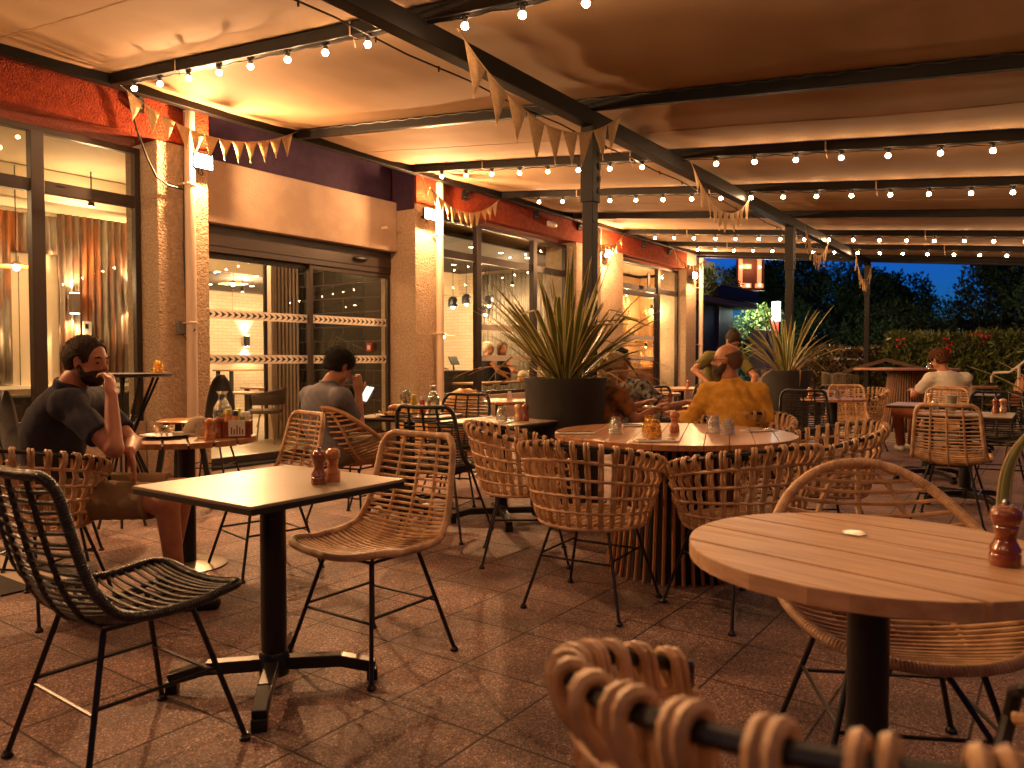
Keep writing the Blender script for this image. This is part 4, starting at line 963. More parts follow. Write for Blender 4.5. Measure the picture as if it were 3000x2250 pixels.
        if kind == 'short': pr, c = cap(0.052,-0.055,0.010); fobj('hair', hm, pr, 0.005, t, c, (0.0016,170))
        elif kind == 'thick': pr, c = cap(0.065,-0.05,0.022); fobj('hair', hm, pr, 0.0055, t, c, (0.004,110))
        elif kind == 'curly': pr, c = cap(0.075,-0.06,0.032); fobj('hair', hm, pr, 0.006, t, c, (0.010,85))
        elif kind == 'stubble': pr, c = cap(0.0,-0.055,0.0018); hm = mat('cropped_grey_hair',(0.15,0.085,0.055),0.9,spec=0.1,bump=.5,bs=400)
        if kind == 'stubble':
            def c3(X,Y,Z): a,b_,c_ = loc(X,Y,Z); return np.maximum(c(X,Y,Z), c_-0.040-0.35*np.clip(-a,0,1))
            fobj('hair', hm, pr, 0.005, t, c3)
        if kind == 'long':
            pr, c = cap(0.045,-0.3,0.018); pr += [('c', o(-0.05,-0.05,-0.0), o(-0.03,-0.065,-0.14), 0.045, 0.032, 0.03), ('c', o(-0.05,0.05,-0.0), o(-0.03,0.065,-0.14), 0.045, 0.032, 0.03), ('c', o(-0.06,0,0), o(-0.07,0,-0.15), 0.06, 0.05, 0.03)]
            def c4(X,Y,Z): a,b_,c_ = loc(X,Y,Z); return a-(0.045+0.25*np.clip(c_-0.03,0,1))
            fobj('hair', hm, pr, 0.006, t, c4, (0.004,90))
        if kind == 'bun':
            pr, c = cap(0.06,-0.055,0.014); pr += [('e', o(-0.08,0,0.09), (0.045,)*3, None, 0.02)]; fobj('hair', hm, pr, 0.006, t, c, (0.004,120))
    if hair and kind in ('short','thick','curly','bun','long') and res < 0.011:
        ho = [c_ for c_ in kids(t) if c_.name.startswith('hair')][0]; me = ho.data; rnd = random.Random(4); st = MB(); vv = me.vertices; N = len(vv)
        for i in range({'short':1600,'thick':1500,'curly':900,'bun':700,'long':1400}[kind]):
            v = vv[rnd.randrange(N)]; nn = v.normal; p = v.co - nn*0.003; ln_ = {'short':.012,'thick':.026,'curly':.022,'bun':.02,'long':.05}[kind]*rnd.uniform(.5,1.3)
            if nn.dot(f) > 0.75: continue
            fl = (-f*0.5+u*0.25 if kind != 'long' else -u*1.4) ; d = (nn*(0.55 if kind!='long' else .12)+fl*0.6+Vector((rnd.gauss(0,.3),rnd.gauss(0,.3),rnd.gauss(0,.3)))).normalized()
            if kind == 'curly': q = d.orthogonal(); pts = [p+d*ln_*a+ (q*math.cos(a*6)+d.cross(q)*math.sin(a*6))*0.006 for a in (0,.25,.5,.75,1)]; st.tube(pts, 0.0016, 3)
            else: st.tube([p, p+d*ln_*.6, p+(d+fl*.4).normalized()*ln_], [0.0016,0.0011,0.0004], 3)
        st.build('hair_strands', hm, ho)
    if beard:
        ln, bm_ = beard
        th_ = 0.007
        bp = [('e', o(0.025,0,-0.025), tuple(x*hs for x in (0.060+th_,0.058+th_,0.078+th_)), M, 0.02), ('e', o(0.052,0,-0.078), tuple(x*hs for x in (0.030+th_+.003,0.034+th_,0.028+th_)), M, 0.03),
              ('c', o(0.035,-0.048,-0.06), o(0.035,0.048,-0.06), (0.020+th_)*hs, (0.020+th_)*hs, 0.03), ('c', o(0.086,-0.024,-0.043), o(0.086,0.024,-0.043), 0.0105*hs, 0.0105*hs, 0.008), ('c', o(0.0,-0.066,0.0), o(0.02,-0.06,-0.04), 0.013, 0.018, 0.015), ('c', o(0.0,0.066,0.0), o(0.02,0.06,-0.04), 0.013, 0.018, 0.015)]
        if ln > 0: bp.append(('c', o(0.058,0,-0.085), o(0.056,0,-0.09-ln), 0.046, 0.024, 0.03))
        def c5(X,Y,Z):
            a,b_,c_ = loc(X,Y,Z); top = np.interp(a, [-0.02,0.005,0.02,0.045,0.07,0.12],[0.01,0.005,-0.022,-0.046,-0.034,-0.034])
            return np.maximum(np.maximum(c_-top, -0.012-a), np.maximum(0.0085-np.sqrt(((a-0.094)*.5)**2+(b_*.42)**2+(c_+0.056)**2), -1))
        fobj('beard', bm_, bp, 0.005, t, c5, (0.0015,190))
    if glasses:
        g = MB()
        for q in (-1,1):
            g.tube([o(0.098,q*0.032+0.022*math.cos(a),0.004+0.019*math.sin(a)) for a in np.linspace(0,2*PI,16,endpoint=False)],0.0018,5,closed=True); g.tube([o(0.097,q*0.054,0.008),o(0.05,q*0.079,0.010),o(-0.005,q*0.080,0.006)],0.0018,5)
        g.tube([o(0.098,-0.011,0.008),o(0.101,0,0.011),o(0.098,0.011,0.008)],0.0018,5); g.build('glasses', M_black, t)
    # brows
    if hair or beard:
        eb = MB()
        for q in (-1,1): eb.tube([o(0.089,q*0.016,0.026),o(0.0885,q*0.032,0.031),o(0.077,q*0.05,0.027)],[0.0038,0.0052,0.0028],6)
        eb.build('eyebrows', (hair or beard)[1], t)
    return t
H_dark = mat('dark_brown_hair', (0.016,0.009,0.006), 0.7, spec=0.2, col2=(0.05,0.03,0.02), cs=90, bump=0.8, bs=220, stretch=(1,1,.4)); H_black = mat('black_hair', (0.008,0.006,0.005), 0.5, spec=0.25, bump=0.8, bs=200)
H_brown = mat('curly_brown_hair', (0.06,0.022,0.010), 0.7, spec=0.2, col2=(0.12,0.05,0.02), cs=60, bump=1.0, bs=120); H_blond = mat('ash_blond_hair', (0.50,0.36,0.22), 0.5, col2=(0.65,0.5,0.33), cs=60, bump=0.6, bs=160, stretch=(1,1,.3))
H_grey = mat('grey_brown_beard', (0.07,0.052,0.038), 0.9, spec=0.15, col2=(0.14,0.11,0.085), cs=120, bump=1.0, bs=200)
def cloth(n, c, c2=None, cs=200): return mat(n, c, 0.9, col2=c2 or tuple(x*1.25 for x in c), cs=cs, bump=0.25, bs=500, bdist=0.001, spec=0.15)
# bearded man at the left
person('bearded man in a dark navy polo and khaki shorts, hand raised to his mouth', dict(
    pel=CF(-2.29,3.84,0.55), chest=CF(-2.26,3.80,0.86), neck=CF(-2.16,3.77,1.07), head=CF(-2.07,3.765,1.19),
    rs=CF(-2.07,3.585,0.99), re=CF(-1.79,3.46,0.80), rw=CF(-1.845,3.55,1.035), ls=CF(-2.14,3.97,0.985), le=CF(-1.90,3.85,0.78), lw=CF(-1.80,3.62,0.77),
    rh=CF(-2.2,3.75,0.52), rk=CF(-1.62,3.60,0.535), ra=CF(-1.60,3.66,0.09), lh=CF(-2.2,3.95,0.52), lk=CF(-1.70,3.97,0.53), la=CF(-1.80,4.02,0.09)),
    RT*0.97-FW*0.18+Vector((0,0,-.10)), sk=(0.43,0.17,0.095), shirt=cloth('navy_pique',(0.028,0.029,0.042)), pants=cloth('khaki_cotton',(0.20,0.13,0.07)), hair=('short',H_dark), beard=(0.0,H_dark), shoes=M_black,
    hands={'r':(Vector((0,0,0.9))-RT*0.25+FW*0.35,-RT*1.0+FW*0.2,78),'l':(Vector((0,0,-1))+RT*0.25,FW*-0.3-RT*0.6,22)}, res=0.0072, shorts=True, collar=True)
# man with the phone
p2 = person('dark-haired man in a grey polo bent over a lit phone, chin on his hand', dict(
    pel=CF(-1.33,5.62,0.55), chest=CF(-1.38,5.60,0.82), neck=CF(-1.33,5.62,1.02), head=CF(-1.255,5.64,1.145),
    ls=CF(-1.50,5.72,0.93), le=CF(-1.36,5.95,0.78), lw=CF(-1.18,6.0,0.86), rs=CF(-1.21,5.46,0.93), re=CF(-1.11,5.60,0.715), rw=CF(-1.13,5.68,0.96),
    lh=CF(-1.40,5.70,0.52), lk=CF(-1.05,6.05,0.60), la=CF(-1.0,6.2,0.09), rh=CF(-1.26,5.55,0.52), rk=CF(-0.93,5.80,0.60), ra=CF(-0.85,6.05,0.09)),
    RT*0.72+FW*0.58+Vector((0,0,-.50)), sk=(0.40,0.17,0.09), shirt=cloth('grey_pique',(0.13,0.13,0.15)), pants=cloth('stone_chinos',(0.16,0.125,0.09)), hair=('thick',H_black), shoes=mat('brown_shoe',(0.12,0.05,0.025),0.4),
    hands={'r':(Vector((0,0,1))-RT*.1,FW*0.5-RT*0.3,70),'l':(RT*0.5+Vector((0,0,.5)),-RT*0.4+FW*0.3+Vector((0,0,.3)),40)}, collar=True, glasses=True)
ph = thing('phone','phone with a lit screen held by the man in grey','phone',CF(-1.12,5.95,0.935))
ph.rotation_euler=(R(50),R(10),R(-72))
MB().bx(-0.037,0.037,-0.075,0.075,-0.004,0.004).build('phone_body', M_black, ph, bevel=0.003)
MB().bx(-0.033,0.033,-0.07,0.07,0.0042,0.005).build('screen', emis('phone_screen',(0.75,0.85,0.70),0.7), ph, smooth=False)
# man in yellow
person('bald bearded man in glasses and an amber linen shirt, seen from behind', dict(
    pel=CF(1.66,5.72,0.55), chest=CF(1.63,5.68,0.82), neck=CF(1.60,5.66,1.06), head=CF(1.575,5.66,1.195),
    ls=CF(1.45,5.72,0.95), le=CF(1.33,5.76,0.75), lw=CF(1.26,5.99,0.78), rs=CF(1.80,5.62,0.96), re=CF(1.86,5.60,0.78), rw=CF(1.78,5.85,0.66),
    lh=CF(1.56,5.85,0.52), lk=CF(1.45,6.3,0.53), la=CF(1.45,6.3,0.09), rh=CF(1.76,5.85,0.52), rk=CF(1.7,6.3,0.53), ra=CF(1.7,6.3,0.09)),
    -RT*0.86+FW*0.46, sk=(0.48,0.21,0.11), shirt=cloth('amber_linen',(0.62,0.31,0.045),(0.72,0.38,0.07),30), pants=cloth('dark_jeans',(0.02,0.025,0.04)), hair=('stubble',H_grey), beard=(0.07,H_grey), glasses=True, sleeves='long', shoes=M_black, wr=(0.006,30), bulk=1.1)
# blond woman and her neighbour
person('ash-blond woman in an orange patterned top, gesturing at the table', dict(
    pel=CF(0.74,6.35,0.55), chest=CF(0.77,6.30,0.80), neck=CF(0.80,6.28,1.0), head=CF(0.845,6.26,1.13),
    rs=CF(0.86,6.14,0.91), re=CF(0.98,6.10,0.72), rw=CF(1.13,6.15,0.80), ls=CF(0.78,6.44,0.91), le=CF(0.93,6.6,0.75), lw=CF(1.1,6.6,0.82),
    rh=CF(0.80,6.3,0.52), rk=CF(1.1,6.3,0.53), ra=CF(1.15,6.3,0.09), lh=CF(0.80,6.45,0.52), lk=CF(1.1,6.6,0.53), la=CF(1.1,6.6,0.09)),
    RT*0.95+FW*0.1, sk=(0.45,0.19,0.10), shirt=cloth('orange_print',(0.45,0.16,0.05),(0.10,0.07,0.05),14), pants=cloth('dark_skirt',(0.03,0.02,0.02)), hair=('long',H_blond), bulk=0.9)
person('person with short dark hair in a black printed t-shirt, behind the blond woman', dict(
    pel=CF(1.05,7.35,0.55), chest=CF(1.07,7.33,0.80), neck=CF(1.05,7.35,1.04), head=CF(1.03,7.36,1.185),
    rs=CF(1.22,7.22,0.94), re=CF(1.42,7.05,0.76), rw=CF(1.62,7.2,0.80), ls=CF(0.90,7.45,0.94), le=CF(1.0,7.3,0.72), lw=CF(1.2,7.2,0.78),
    rh=CF(1.1,7.2,.52), rk=CF(1.25,6.9,.53), ra=CF(1.25,6.9,.09), lh=CF(0.98,7.3,.52), lk=CF(1.05,6.9,.53), la=CF(1.05,6.9,.09)),
    RT*0.8-FW*0.3, sk=(0.40,0.17,0.09), shirt=cloth('black_print',(0.012,0.012,0.014),(0.25,0.24,0.22),22), pants=cloth('dark_jeans',(0.02,0.025,0.04)), hair=('thick',H_black), res=0.011)
person('woman in an olive top with pinned-up hair, leaning down beyond the man in yellow', dict(
    pel=CF(2.52,9.7,0.80), chest=CF(2.54,9.5,1.08), neck=CF(2.60,9.35,1.29), head=CF(2.66,9.30,1.42),
    ls=CF(2.40,9.42,1.23), le=CF(2.20,9.30,1.08), lw=CF(2.32,9.1,0.92), rs=CF(2.78,9.40,1.2), re=CF(2.9,9.2,1.0), rw=CF(2.8,9.0,0.85),
    lh=CF(2.45,9.75,.78), lk=CF(2.45,9.7,.45), la=CF(2.45,9.75,.09), rh=CF(2.6,9.75,.78), rk=CF(2.6,9.7,.45), ra=CF(2.6,9.75,.09)),
    -FW*0.75+RT*0.15+Vector((0,0,-.75)), sk=(0.42,0.19,0.10), shirt=cloth('olive_cotton',(0.15,0.13,0.045)), pants=cloth('dark_skirt',(0.03,0.02,0.02)), hair=('bun',H_dark), res=0.011)
person('curly-haired man in a white t-shirt and rust trousers, seen from behind at right', dict(
    pel=CF(5.42,9.65,0.56), chest=CF(5.42,9.60,0.84), neck=CF(5.37,9.58,1.06), head=CF(5.32,9.62,1.20),
    ls=CF(5.22,9.62,0.97), le=CF(5.12,9.82,0.75), lw=CF(5.2,10.0,0.8), rs=CF(5.62,9.56,0.97), re=CF(5.70,9.75,0.74), rw=CF(5.5,10.0,0.78),
    lh=CF(5.32,9.72,0.53), lk=CF(4.98,9.95,0.54), la=CF(5.13,10.15,0.09), rh=CF(5.50,9.75,0.53), rk=CF(5.3,10.1,0.54), ra=CF(5.35,10.3,0.09)),
    -RT*0.35+FW*0.85+Vector((0,0,-.35)), sk=(0.46,0.19,0.10), shirt=cloth('white_jersey',(0.62,0.58,0.52)), pants=cloth('rust_chinos',(0.22,0.07,0.03)), hair=('curly',H_brown), shoes=mat('white_sneaker',(0.6,0.55,0.48),0.6), res=0.011)
# ================================================================ planters and plants
M_plant = mat('charcoal_planter_resin', (0.020,0.018,0.017), 0.7, col2=(0.028,0.025,0.023), cs=5, bump=0.35, bs=240, bdist=0.002)
M_soil = mat('potting_soil', (0.02,0.012,0.008), 0.95, bump=0.8, bs=40)
M_leafg = mat('flax_green', (0.10,0.13,0.03), 0.4, col2=(0.16,0.18,0.05), cs=14, stretch=(1,1,.2)); M_leafc = mat('flax_cream_margin', (0.60,0.48,0.20), 0.45); M_dry = mat('dry_flax', (0.40,0.22,0.09), 0.7)
def planter(loc, label, r=0.325, h=1.06, group='round charcoal planters'):
    t = thing('planter', label, 'planter', loc, 0, group)
    MB().lathe([(0,0),(r*0.80,0.0),(r*0.82,0.02),(r*0.97,h-.05),(r,h-.01),(r,h),(r-0.025,h),(r-0.03,h-0.06),(0,h-0.06)],56).build('pot', M_plant, t)
    MB().lathe([(0,h-.055),(r-0.035,h-.055),(r-.035,h-.058)],24).build('soil', M_soil, t); return t
def flax(loc, label, n, L, seed, spread=0.85, droop=0.5, wid=0.03, dry=5, tone=0):
    t = thing('flax_plant', label, 'plant', loc, 0, 'variegated flax plants'); rnd = random.Random(seed)
    green = MB(); cream = MB(); dr = MB()
    for i in range(n):
        az = rnd.uniform(0, 2*PI); q = (i/n)**0.8; inc = R(6 + 62*spread*q*rnd.uniform(.7,1.15)); l = L*rnd.uniform(.62,1.0)*(1.05-0.25*q); w = wid*rnd.uniform(.7,1.1)*(.6 if i>=n-dry else 1)
        base = Vector((math.cos(az),math.sin(az),0))*rnd.uniform(.02,.11); isdry = i >= n-dry
        p = base.copy(); pts = []; N = 14; a = inc; kink = rnd.random() < 0.16; kk = rnd.uniform(.5,.8)
        tw = rnd.uniform(-.5,.5)
        for s in range(N+1):
            pts.append(p.copy()); u = s/N
            a += droop*(0.02+0.10*u)*rnd.uniform(.6,1.4)*(0.4+q) + (R(60) if (kink and abs(u-kk)<0.04) else 0) + (0.05 if isdry else 0)
            d = Vector((math.cos(az)*math.sin(a), math.sin(az)*math.sin(a), math.cos(a))); p = p + d*l/N
        side0 = Vector((-math.sin(az), math.cos(az), 0)); rows = []
        for s in range(N+1):
            u = s/N; ww = w*(0.55+0.9*u if u<0.5 else 1.0*(1-((u-0.5)/0.5)**1.8))*0.5+0.0006
            d = (pts[min(s+1,N)]-pts[max(s-1,0)]).normalized(); sd = side0 - d*side0.dot(d); sd = (Matrix.Rotation(tw*u,3,d) @ sd).normalized(); nn = d.cross(sd)
            c = pts[s]; k = 0.22*ww
            rows.append([c-sd*ww+nn*k, c-sd*ww*.72+nn*k*.5, c, c+sd*ww*.72+nn*k*.5, c+sd*ww+nn*k])
        for tgt, cols in (((dr if isdry else cream),((0,1),(3,4))),((dr if isdry else green),((1,2),(2,3)))):
            for c0,c1 in cols:
                vs = []; fs = []
                for s in range(N+1): vs += [rows[s][c0], rows[s][c1]]
                for s in range(N): fs.append((2*s,2*s+1,2*s+3,2*s+2))
                tgt.add(vs, fs)
    green.build('leaf_blades', M_leafg, t, sharp=180, solid=0.0012); cream.build('leaf_margins', M_leafc, t, sharp=180, solid=0.0012)
    if dry: dr.build('dry_leaves', M_dry, t, sharp=180, solid=0.001)
    return t
planter((5.14,3.13,0), 'round charcoal planter in front of the middle post')
flax((5.14,3.13,1.0), 'big variegated flax bursting from the nearer round planter', 105, 1.10, 4, 0.86, 0.38, 0.050, 8)
planter((10.53,2.96,0), 'round charcoal planter behind the man in yellow')
flax((10.53,2.96,1.0), 'looser flax plant in the farther round planter', 44, 1.15, 9, 0.95, 0.55, 0.048, 6)
# rosemary-like plant glowing behind the first planter
def leaf_blob(name, mlist, c, r, n, size, par=None, seed=1, slim=0.35, sphere=True, up=0.3):
    rnd = random.Random(seed); mbs = [MB() for _ in mlist]; c = Vector(c)
    for i in range(n):
        while True:
            v = Vector((rnd.uniform(-1,1),rnd.uniform(-1,1),rnd.uniform(-1,1)))
            if v.length < 1 or not sphere: break
        k = mnoise.noise(v*2.3+Vector((seed*3.1,0,0)))
        if k < -0.18: continue
        if sphere and rnd.random() > 0.25: v = v.normalized()*(0.72+0.28*rnd.random()+0.25*k)
        p = c + Vector((v.x*r[0], v.y*r[1], v.z*r[2])); s = size*rnd.uniform(.6,1.4)
        d = Vector((rnd.gauss(0,1),rnd.gauss(0,1),rnd.gauss(0,1)+up)).normalized()+v*0.6; d.normalize(); q = d.orthogonal().normalized(); q = Matrix.Rotation(rnd.uniform(0,6.28),3,d) @ q
        a = p; b_ = p+d*s*.5+q*s*slim*.5; e = p+d*s; f_ = p+d*s*.5-q*s*slim*.5
        mbs[rnd.randrange(len(mbs))].add([a,b_,e,f_],[(0,1,2,3)])
    return mbs
# ================================================================ rooms behind the glass
def brick_mat(name, c1, c2, mo, sc_, rough=0.5, bump=0.5, rh=0.5):
    m = bpy.data.materials.new(name); m.use_nodes = True; n = m.node_tree; L = n.links; b = n.nodes["Principled BSDF"]
    tc = n.nodes.new("ShaderNodeTexCoord"); sp = n.nodes.new("ShaderNodeSeparateXYZ"); cb = n.nodes.new("ShaderNodeCombineXYZ"); ad = n.nodes.new("ShaderNodeMath"); ad.operation = 'ADD'
    L.new(tc.outputs["Object"], sp.inputs[0]); L.new(sp.outputs[0], ad.inputs[0]); L.new(sp.outputs[1], ad.inputs[1]); L.new(ad.outputs[0], cb.inputs[0]); L.new(sp.outputs[2], cb.inputs[1])
    t = n.nodes.new("ShaderNodeTexBrick"); t.inputs["Color1"].default_value = (*c1,1); t.inputs["Color2"].default_value = (*c2,1); t.inputs["Mortar"].default_value = (*mo,1)
    t.inputs["Scale"].default_value = 1/sc_; t.inputs["Mortar Size"].default_value = 0.02; t.inputs["Brick Width"].default_value = 1.0; t.inputs["Row Height"].default_value = rh
    L.new(cb.outputs[0], t.inputs["Vector"]); L.new(t.outputs[0], b.inputs["Base Color"]); b.inputs["Roughness"].default_value = rough
    bm = n.nodes.new("ShaderNodeBump"); bm.inputs["Strength"].default_value = bump; bm.inputs["Distance"].default_value = 0.005; bm.invert = True; L.new(t.outputs["Fac"], bm.inputs["Height"]); L.new(bm.outputs[0], b.inputs["Normal"]); return m
M_wbrick = brick_mat('white_painted_brick', (0.62,0.52,0.40), (0.54,0.45,0.34), (0.38,0.30,0.22), 0.22, 0.7, 0.6, 0.33)
M_btile = brick_mat('black_glazed_tile', (0.005,0.0045,0.0045), (0.008,0.007,0.007), (0.05,0.042,0.035), 0.42, 0.16, 0.4, 0.5)
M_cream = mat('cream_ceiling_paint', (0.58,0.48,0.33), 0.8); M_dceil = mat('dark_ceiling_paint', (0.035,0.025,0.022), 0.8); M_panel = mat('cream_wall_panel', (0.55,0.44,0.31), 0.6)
def streak(name, cols):
    m = bpy.data.materials.new(name); m.use_nodes = True; n = m.node_tree; L = n.links; b = n.nodes["Principled BSDF"]
    tc = n.nodes.new("ShaderNodeTexCoord"); mp = n.nodes.new("ShaderNodeMapping"); mp.inputs["Scale"].default_value = (3.2,3.2,0.35); L.new(tc.outputs["Object"], mp.inputs[0])
    t = n.nodes.new("ShaderNodeTexNoise"); t.inputs["Scale"].default_value = 1.6; t.inputs["Detail"].default_value = 9; t.inputs["Roughness"].default_value = 0.65; L.new(mp.outputs[0], t.inputs[0])
    r = n.nodes.new("ShaderNodeValToRGB"); e = r.color_ramp.elements
    e[0].position = 0.30; e[0].color = (*cols[0],1); e[1].position = 0.72; e[1].color = (*cols[-1],1)
    for i, c in enumerate(cols[1:-1]): x = e.new(0.40+0.22*i/max(1,len(cols)-3)); x.color = (*c,1)
    L.new(t.outputs[0], r.inputs[0]); L.new(r.outputs[0], b.inputs["Base Color"]); b.inputs["Roughness"].default_value = 0.45; b.inputs["Metallic"].default_value = 0.3; return m
M_rust = streak('rusty_corrugated_sheet', [(0.30,0.07,0.015),(0.42,0.14,0.04),(0.16,0.10,0.07),(0.30,0.26,0.20),(0.50,0.42,0.30)]); M_galv = streak('grey_corrugated_sheet', [(0.10,0.09,0.07),(0.16,0.14,0.11),(0.22,0.19,0.15)])
wall('interior_wall', M_panel, -3.0,5.6,9.85,9.95,0,3.2); wall('interior_wall', M_panel, 5.6,5.7,9.85,15.0,0,3.2)
wall('interior_wall', M_panel, -3.0,-2.9,7.65,9.85,0,3.2)
wall('brick_wall', M_wbrick, 5.7,13.5,15.0,15.1,0,3.2)
wall('tiled_wall', M_btile, 7.82,7.95,7.72,9.55,0,3.2)
wall('brick_column', M_wbrick, 13.5,13.6,10.35,11.5,0,3.2); wall('teal_wall', mat('teal_paint',(0.10,0.20,0.17),0.7), 13.5,13.6,11.5,15.0,0,3.2)
wall('partition', M_panel, 13.61,13.7,7.72,15.0,0,3.2); wall('shop_wall', mat('shop_plaster',(0.50,0.32,0.16),0.8), 13.75,17.5,8.45,8.55,0,3.2); wall('shop_wall', mat('shop_plaster',(0.5,0.32,0.16),0.8), 17.40,17.5,7.72,8.45,0,3.2)
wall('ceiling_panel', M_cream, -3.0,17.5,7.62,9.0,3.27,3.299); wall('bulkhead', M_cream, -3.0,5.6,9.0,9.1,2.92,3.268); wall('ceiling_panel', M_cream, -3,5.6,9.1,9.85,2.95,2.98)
wall('bulkhead', M_cream, 5.75,13.5,11.0,11.1,2.62,3.268); wall('ceiling_panel', mat('grey_beige_ceiling',(0.28,0.22,0.16),0.8), 5.7,13.5,9.0,11.0,3.20,3.25); wall('ceiling_panel', M_dceil, 5.7,13.5,11.1,15.0,2.70,2.75)  # front dining ceiling is grey-beige, the rear one near black
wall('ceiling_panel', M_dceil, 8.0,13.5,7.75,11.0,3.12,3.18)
struct(MB().bx(-3.0,17.5,7.76,15.1,-0.05,0.004).build('interior_floor', mat('worn_beige_floor_tiles',(0.34,0.27,0.19),0.35,col2=(0.42,0.34,0.25),cs=3,cdet=8), smooth=False))
def corr(x0,y0,x1,y1,z0,z1,m,label,amp=0.02,pitch=0.085):
    L_ = math.hypot(x1-x0,y1-y0); n = int(L_/pitch*8); dx,dy = (x1-x0)/L_,(y1-y0)/L_
    def f(u,v): s=u*L_; a=amp*math.sin(s/pitch*2*PI); return (x0+dx*s-dy*a, y0+dy*s+dx*a, z0+(z1-z0)*v)
    o = MB().grid(f, n, 4).build('corrugated_sheet', m, bld, solid=0.003); return o
corr(4.44,9.80,5.58,9.80,0.92,3.0,M_rust,''); corr(3.0,9.80,3.92,9.80,0.92,2.9,M_rust,''); corr(3.93,9.80,4.43,9.80,2.45,2.9,M_rust,'')
corr(13.46,10.32,13.46,7.8,0.3,3.05,M_galv,'',0.02,0.11)
MB().bx(2.8,5.6,9.76,9.85,0.86,0.90).build('dado_rail', mat('white_gloss_paint',(0.7,0.65,0.55),0.4), bld, smooth=False)
for x in (4.02,4.22): MB().bx(x,x+0.008,9.845,9.849,0.9,2.4).build('panel_joint', M_frame, bld, smooth=False)
# slatted screen
ss = thing('slat_screen','tall screen of white vertical slats inside the entrance','screen',(7.35,9.6,0))
for k in range(9): MB().bx(k*0.068,k*0.068+(0.06 if k==0 else 0.03),0,0.09,0.005,3.19).build('slat', mat('whitewashed_timber',(0.55,0.42,0.32),0.6), ss, smooth=False)
MB().bx(-0.03,0.62,0.12,0.15,0.005,3.19).build('backing', M_dceil, ss, smooth=False)
def lamp(par, loc, e, col=(1,0.60,0.28), r=0.04, spot=None):
    l = bpy.data.lights.new('lamp','SPOT' if spot else 'POINT'); l.energy=e; l.color=col; l.shadow_soft_size=r
    o = bpy.data.objects.new('lamp', l); COL.objects.link(o); o.parent=par; o.location=loc
    if spot: l.spot_size=R(spot[0]); l.spot_blend=0.6; o.rotation_euler=spot[1]
    return o
M_lit = emis('lit_lamp', (1,0.72,0.42), 22)
def sconce(loc, rz, label, e=7, m=None):
    t = thing('wall_sconce', label, 'wall lamp', loc, rz, 'up and down wall sconces')
    MB().bx(-0.045,0.045,-0.12,-0.03,-0.12,0.12).build('shade', m or mat('taupe_metal_shade',(0.14,0.10,0.08),0.5), t, smooth=False, bevel=0.004); MB().bx(-0.03,0.03,-0.03,0.0,-0.04,0.04).build('wall_plate', M_black, t, smooth=False)
    for s in (1,-1):
        MB().bx(-0.038,0.038,-0.112,-0.038,(0.121 if s>0 else -0.125),(0.125 if s>0 else -0.121)).build('glow_panel', M_lit, t, smooth=False)
        lamp(t,(0,-0.05,0.15*s), e, r=0.02, spot=(95,(R(180 if s>0 else 0)+R(-12 if s>0 else 12),0,0)))
    return t
sconce((4.57,9.76,1.88),0,'taupe up-and-down sconce at the left side of the rusty sheets',34); sconce((5.30,9.76,2.02),0,'taupe up-and-down sconce at the right side of the rusty sheets',34); sconce((3.62,9.76,1.9),0,'taupe up-and-down sconce seen through the leftmost pane',34)
sconce((10.75,14.98,1.62),0,'black up-and-down sconce on the white brick seen through the entrance',40,M_black); sconce((9.6,14.98,1.75),0,'up-and-down sconce on the white brick hidden behind the first pillar',40,M_black); sconce((12.6,14.98,1.62),0,'up-and-down sconce on the white brick behind the slats',30,M_black)
th_ = thing('thermostat','small white thermostat on the rusty sheets','thermostat',(4.74,9.76,1.58)); MB().bx(-0.05,0.05,-0.03,0,-0.09,0.09).build('case', mat('white_plastic',(0.7,0.65,0.58),0.4), th_, bevel=0.004); MB().bx(-0.03,0.01,-0.034,-0.031,0.0,0.06).build('display', M_black, th_, smooth=False)
def pendant(loc, kind, label, e, top=3.25, lb=0.05):
    t = thing('pendant_lamp', label, 'pendant lamp', loc, 0, 'pendant lamps indoors')
    MB().tube([(0,0,0.05),(0,0,top-loc[2])],0.005,5).build('cord', M_cable, t)
    if kind=='disc': MB().lathe([(0.02,0.06),(0.05,0.03),(0.24,0.005),(0.245,0.0),(0.05,0.022),(0.02,0.05)],28).build('shade', mat('brass_disc_shade',(0.45,0.25,0.08),0.4,0.6), t)
    else: MB().lathe([(0.02,0.20),(0.06,0.185),(0.095,0.14),(0.10,0.0),(0.094,0.0),(0.09,0.13),(0.05,0.17),(0,0.18)],24).build('shade', mat('matt_black_dome',(0.02,0.018,0.018),0.4), t)
    MB().ell((0,0,-0.0),(0.035,0.035,0.04)).build('bulb', M_lit, t); lamp(t,(0,0,-0.06),e,r=lb); return t
pendant((3.66,9.0,2.18),'disc','brass disc pendant seen through the left window',28)
pendant((9.2,13.2,2.05),'disc','brass disc pendant over the tables seen through the entrance',60,2.7); pendant((8.1,11.6,2.5),'disc','brass disc pendant near the dark ceiling behind the entrance',30,2.7)
for (x,y,z,l) in ((11.35,9.4,2.20,'leftmost black dome pendant behind the third window'),(11.95,9.55,2.30,'middle black dome pendant behind the third window'),(12.35,9.3,2.28,'right-hand black dome pendant behind the third window'),(12.9,9.8,2.15,'lowest black dome pendant behind the third window')): pendant((x,y,z),'dome',l,22,3.12)
pendant((10.6,9.0,1.62),'disc','low glowing pendant beside the teal wall',25,3.12)
M_spot = emis('downlight_lens', (1,0.80,0.55), 20)
dl0=None
rnd_=random.Random(11)
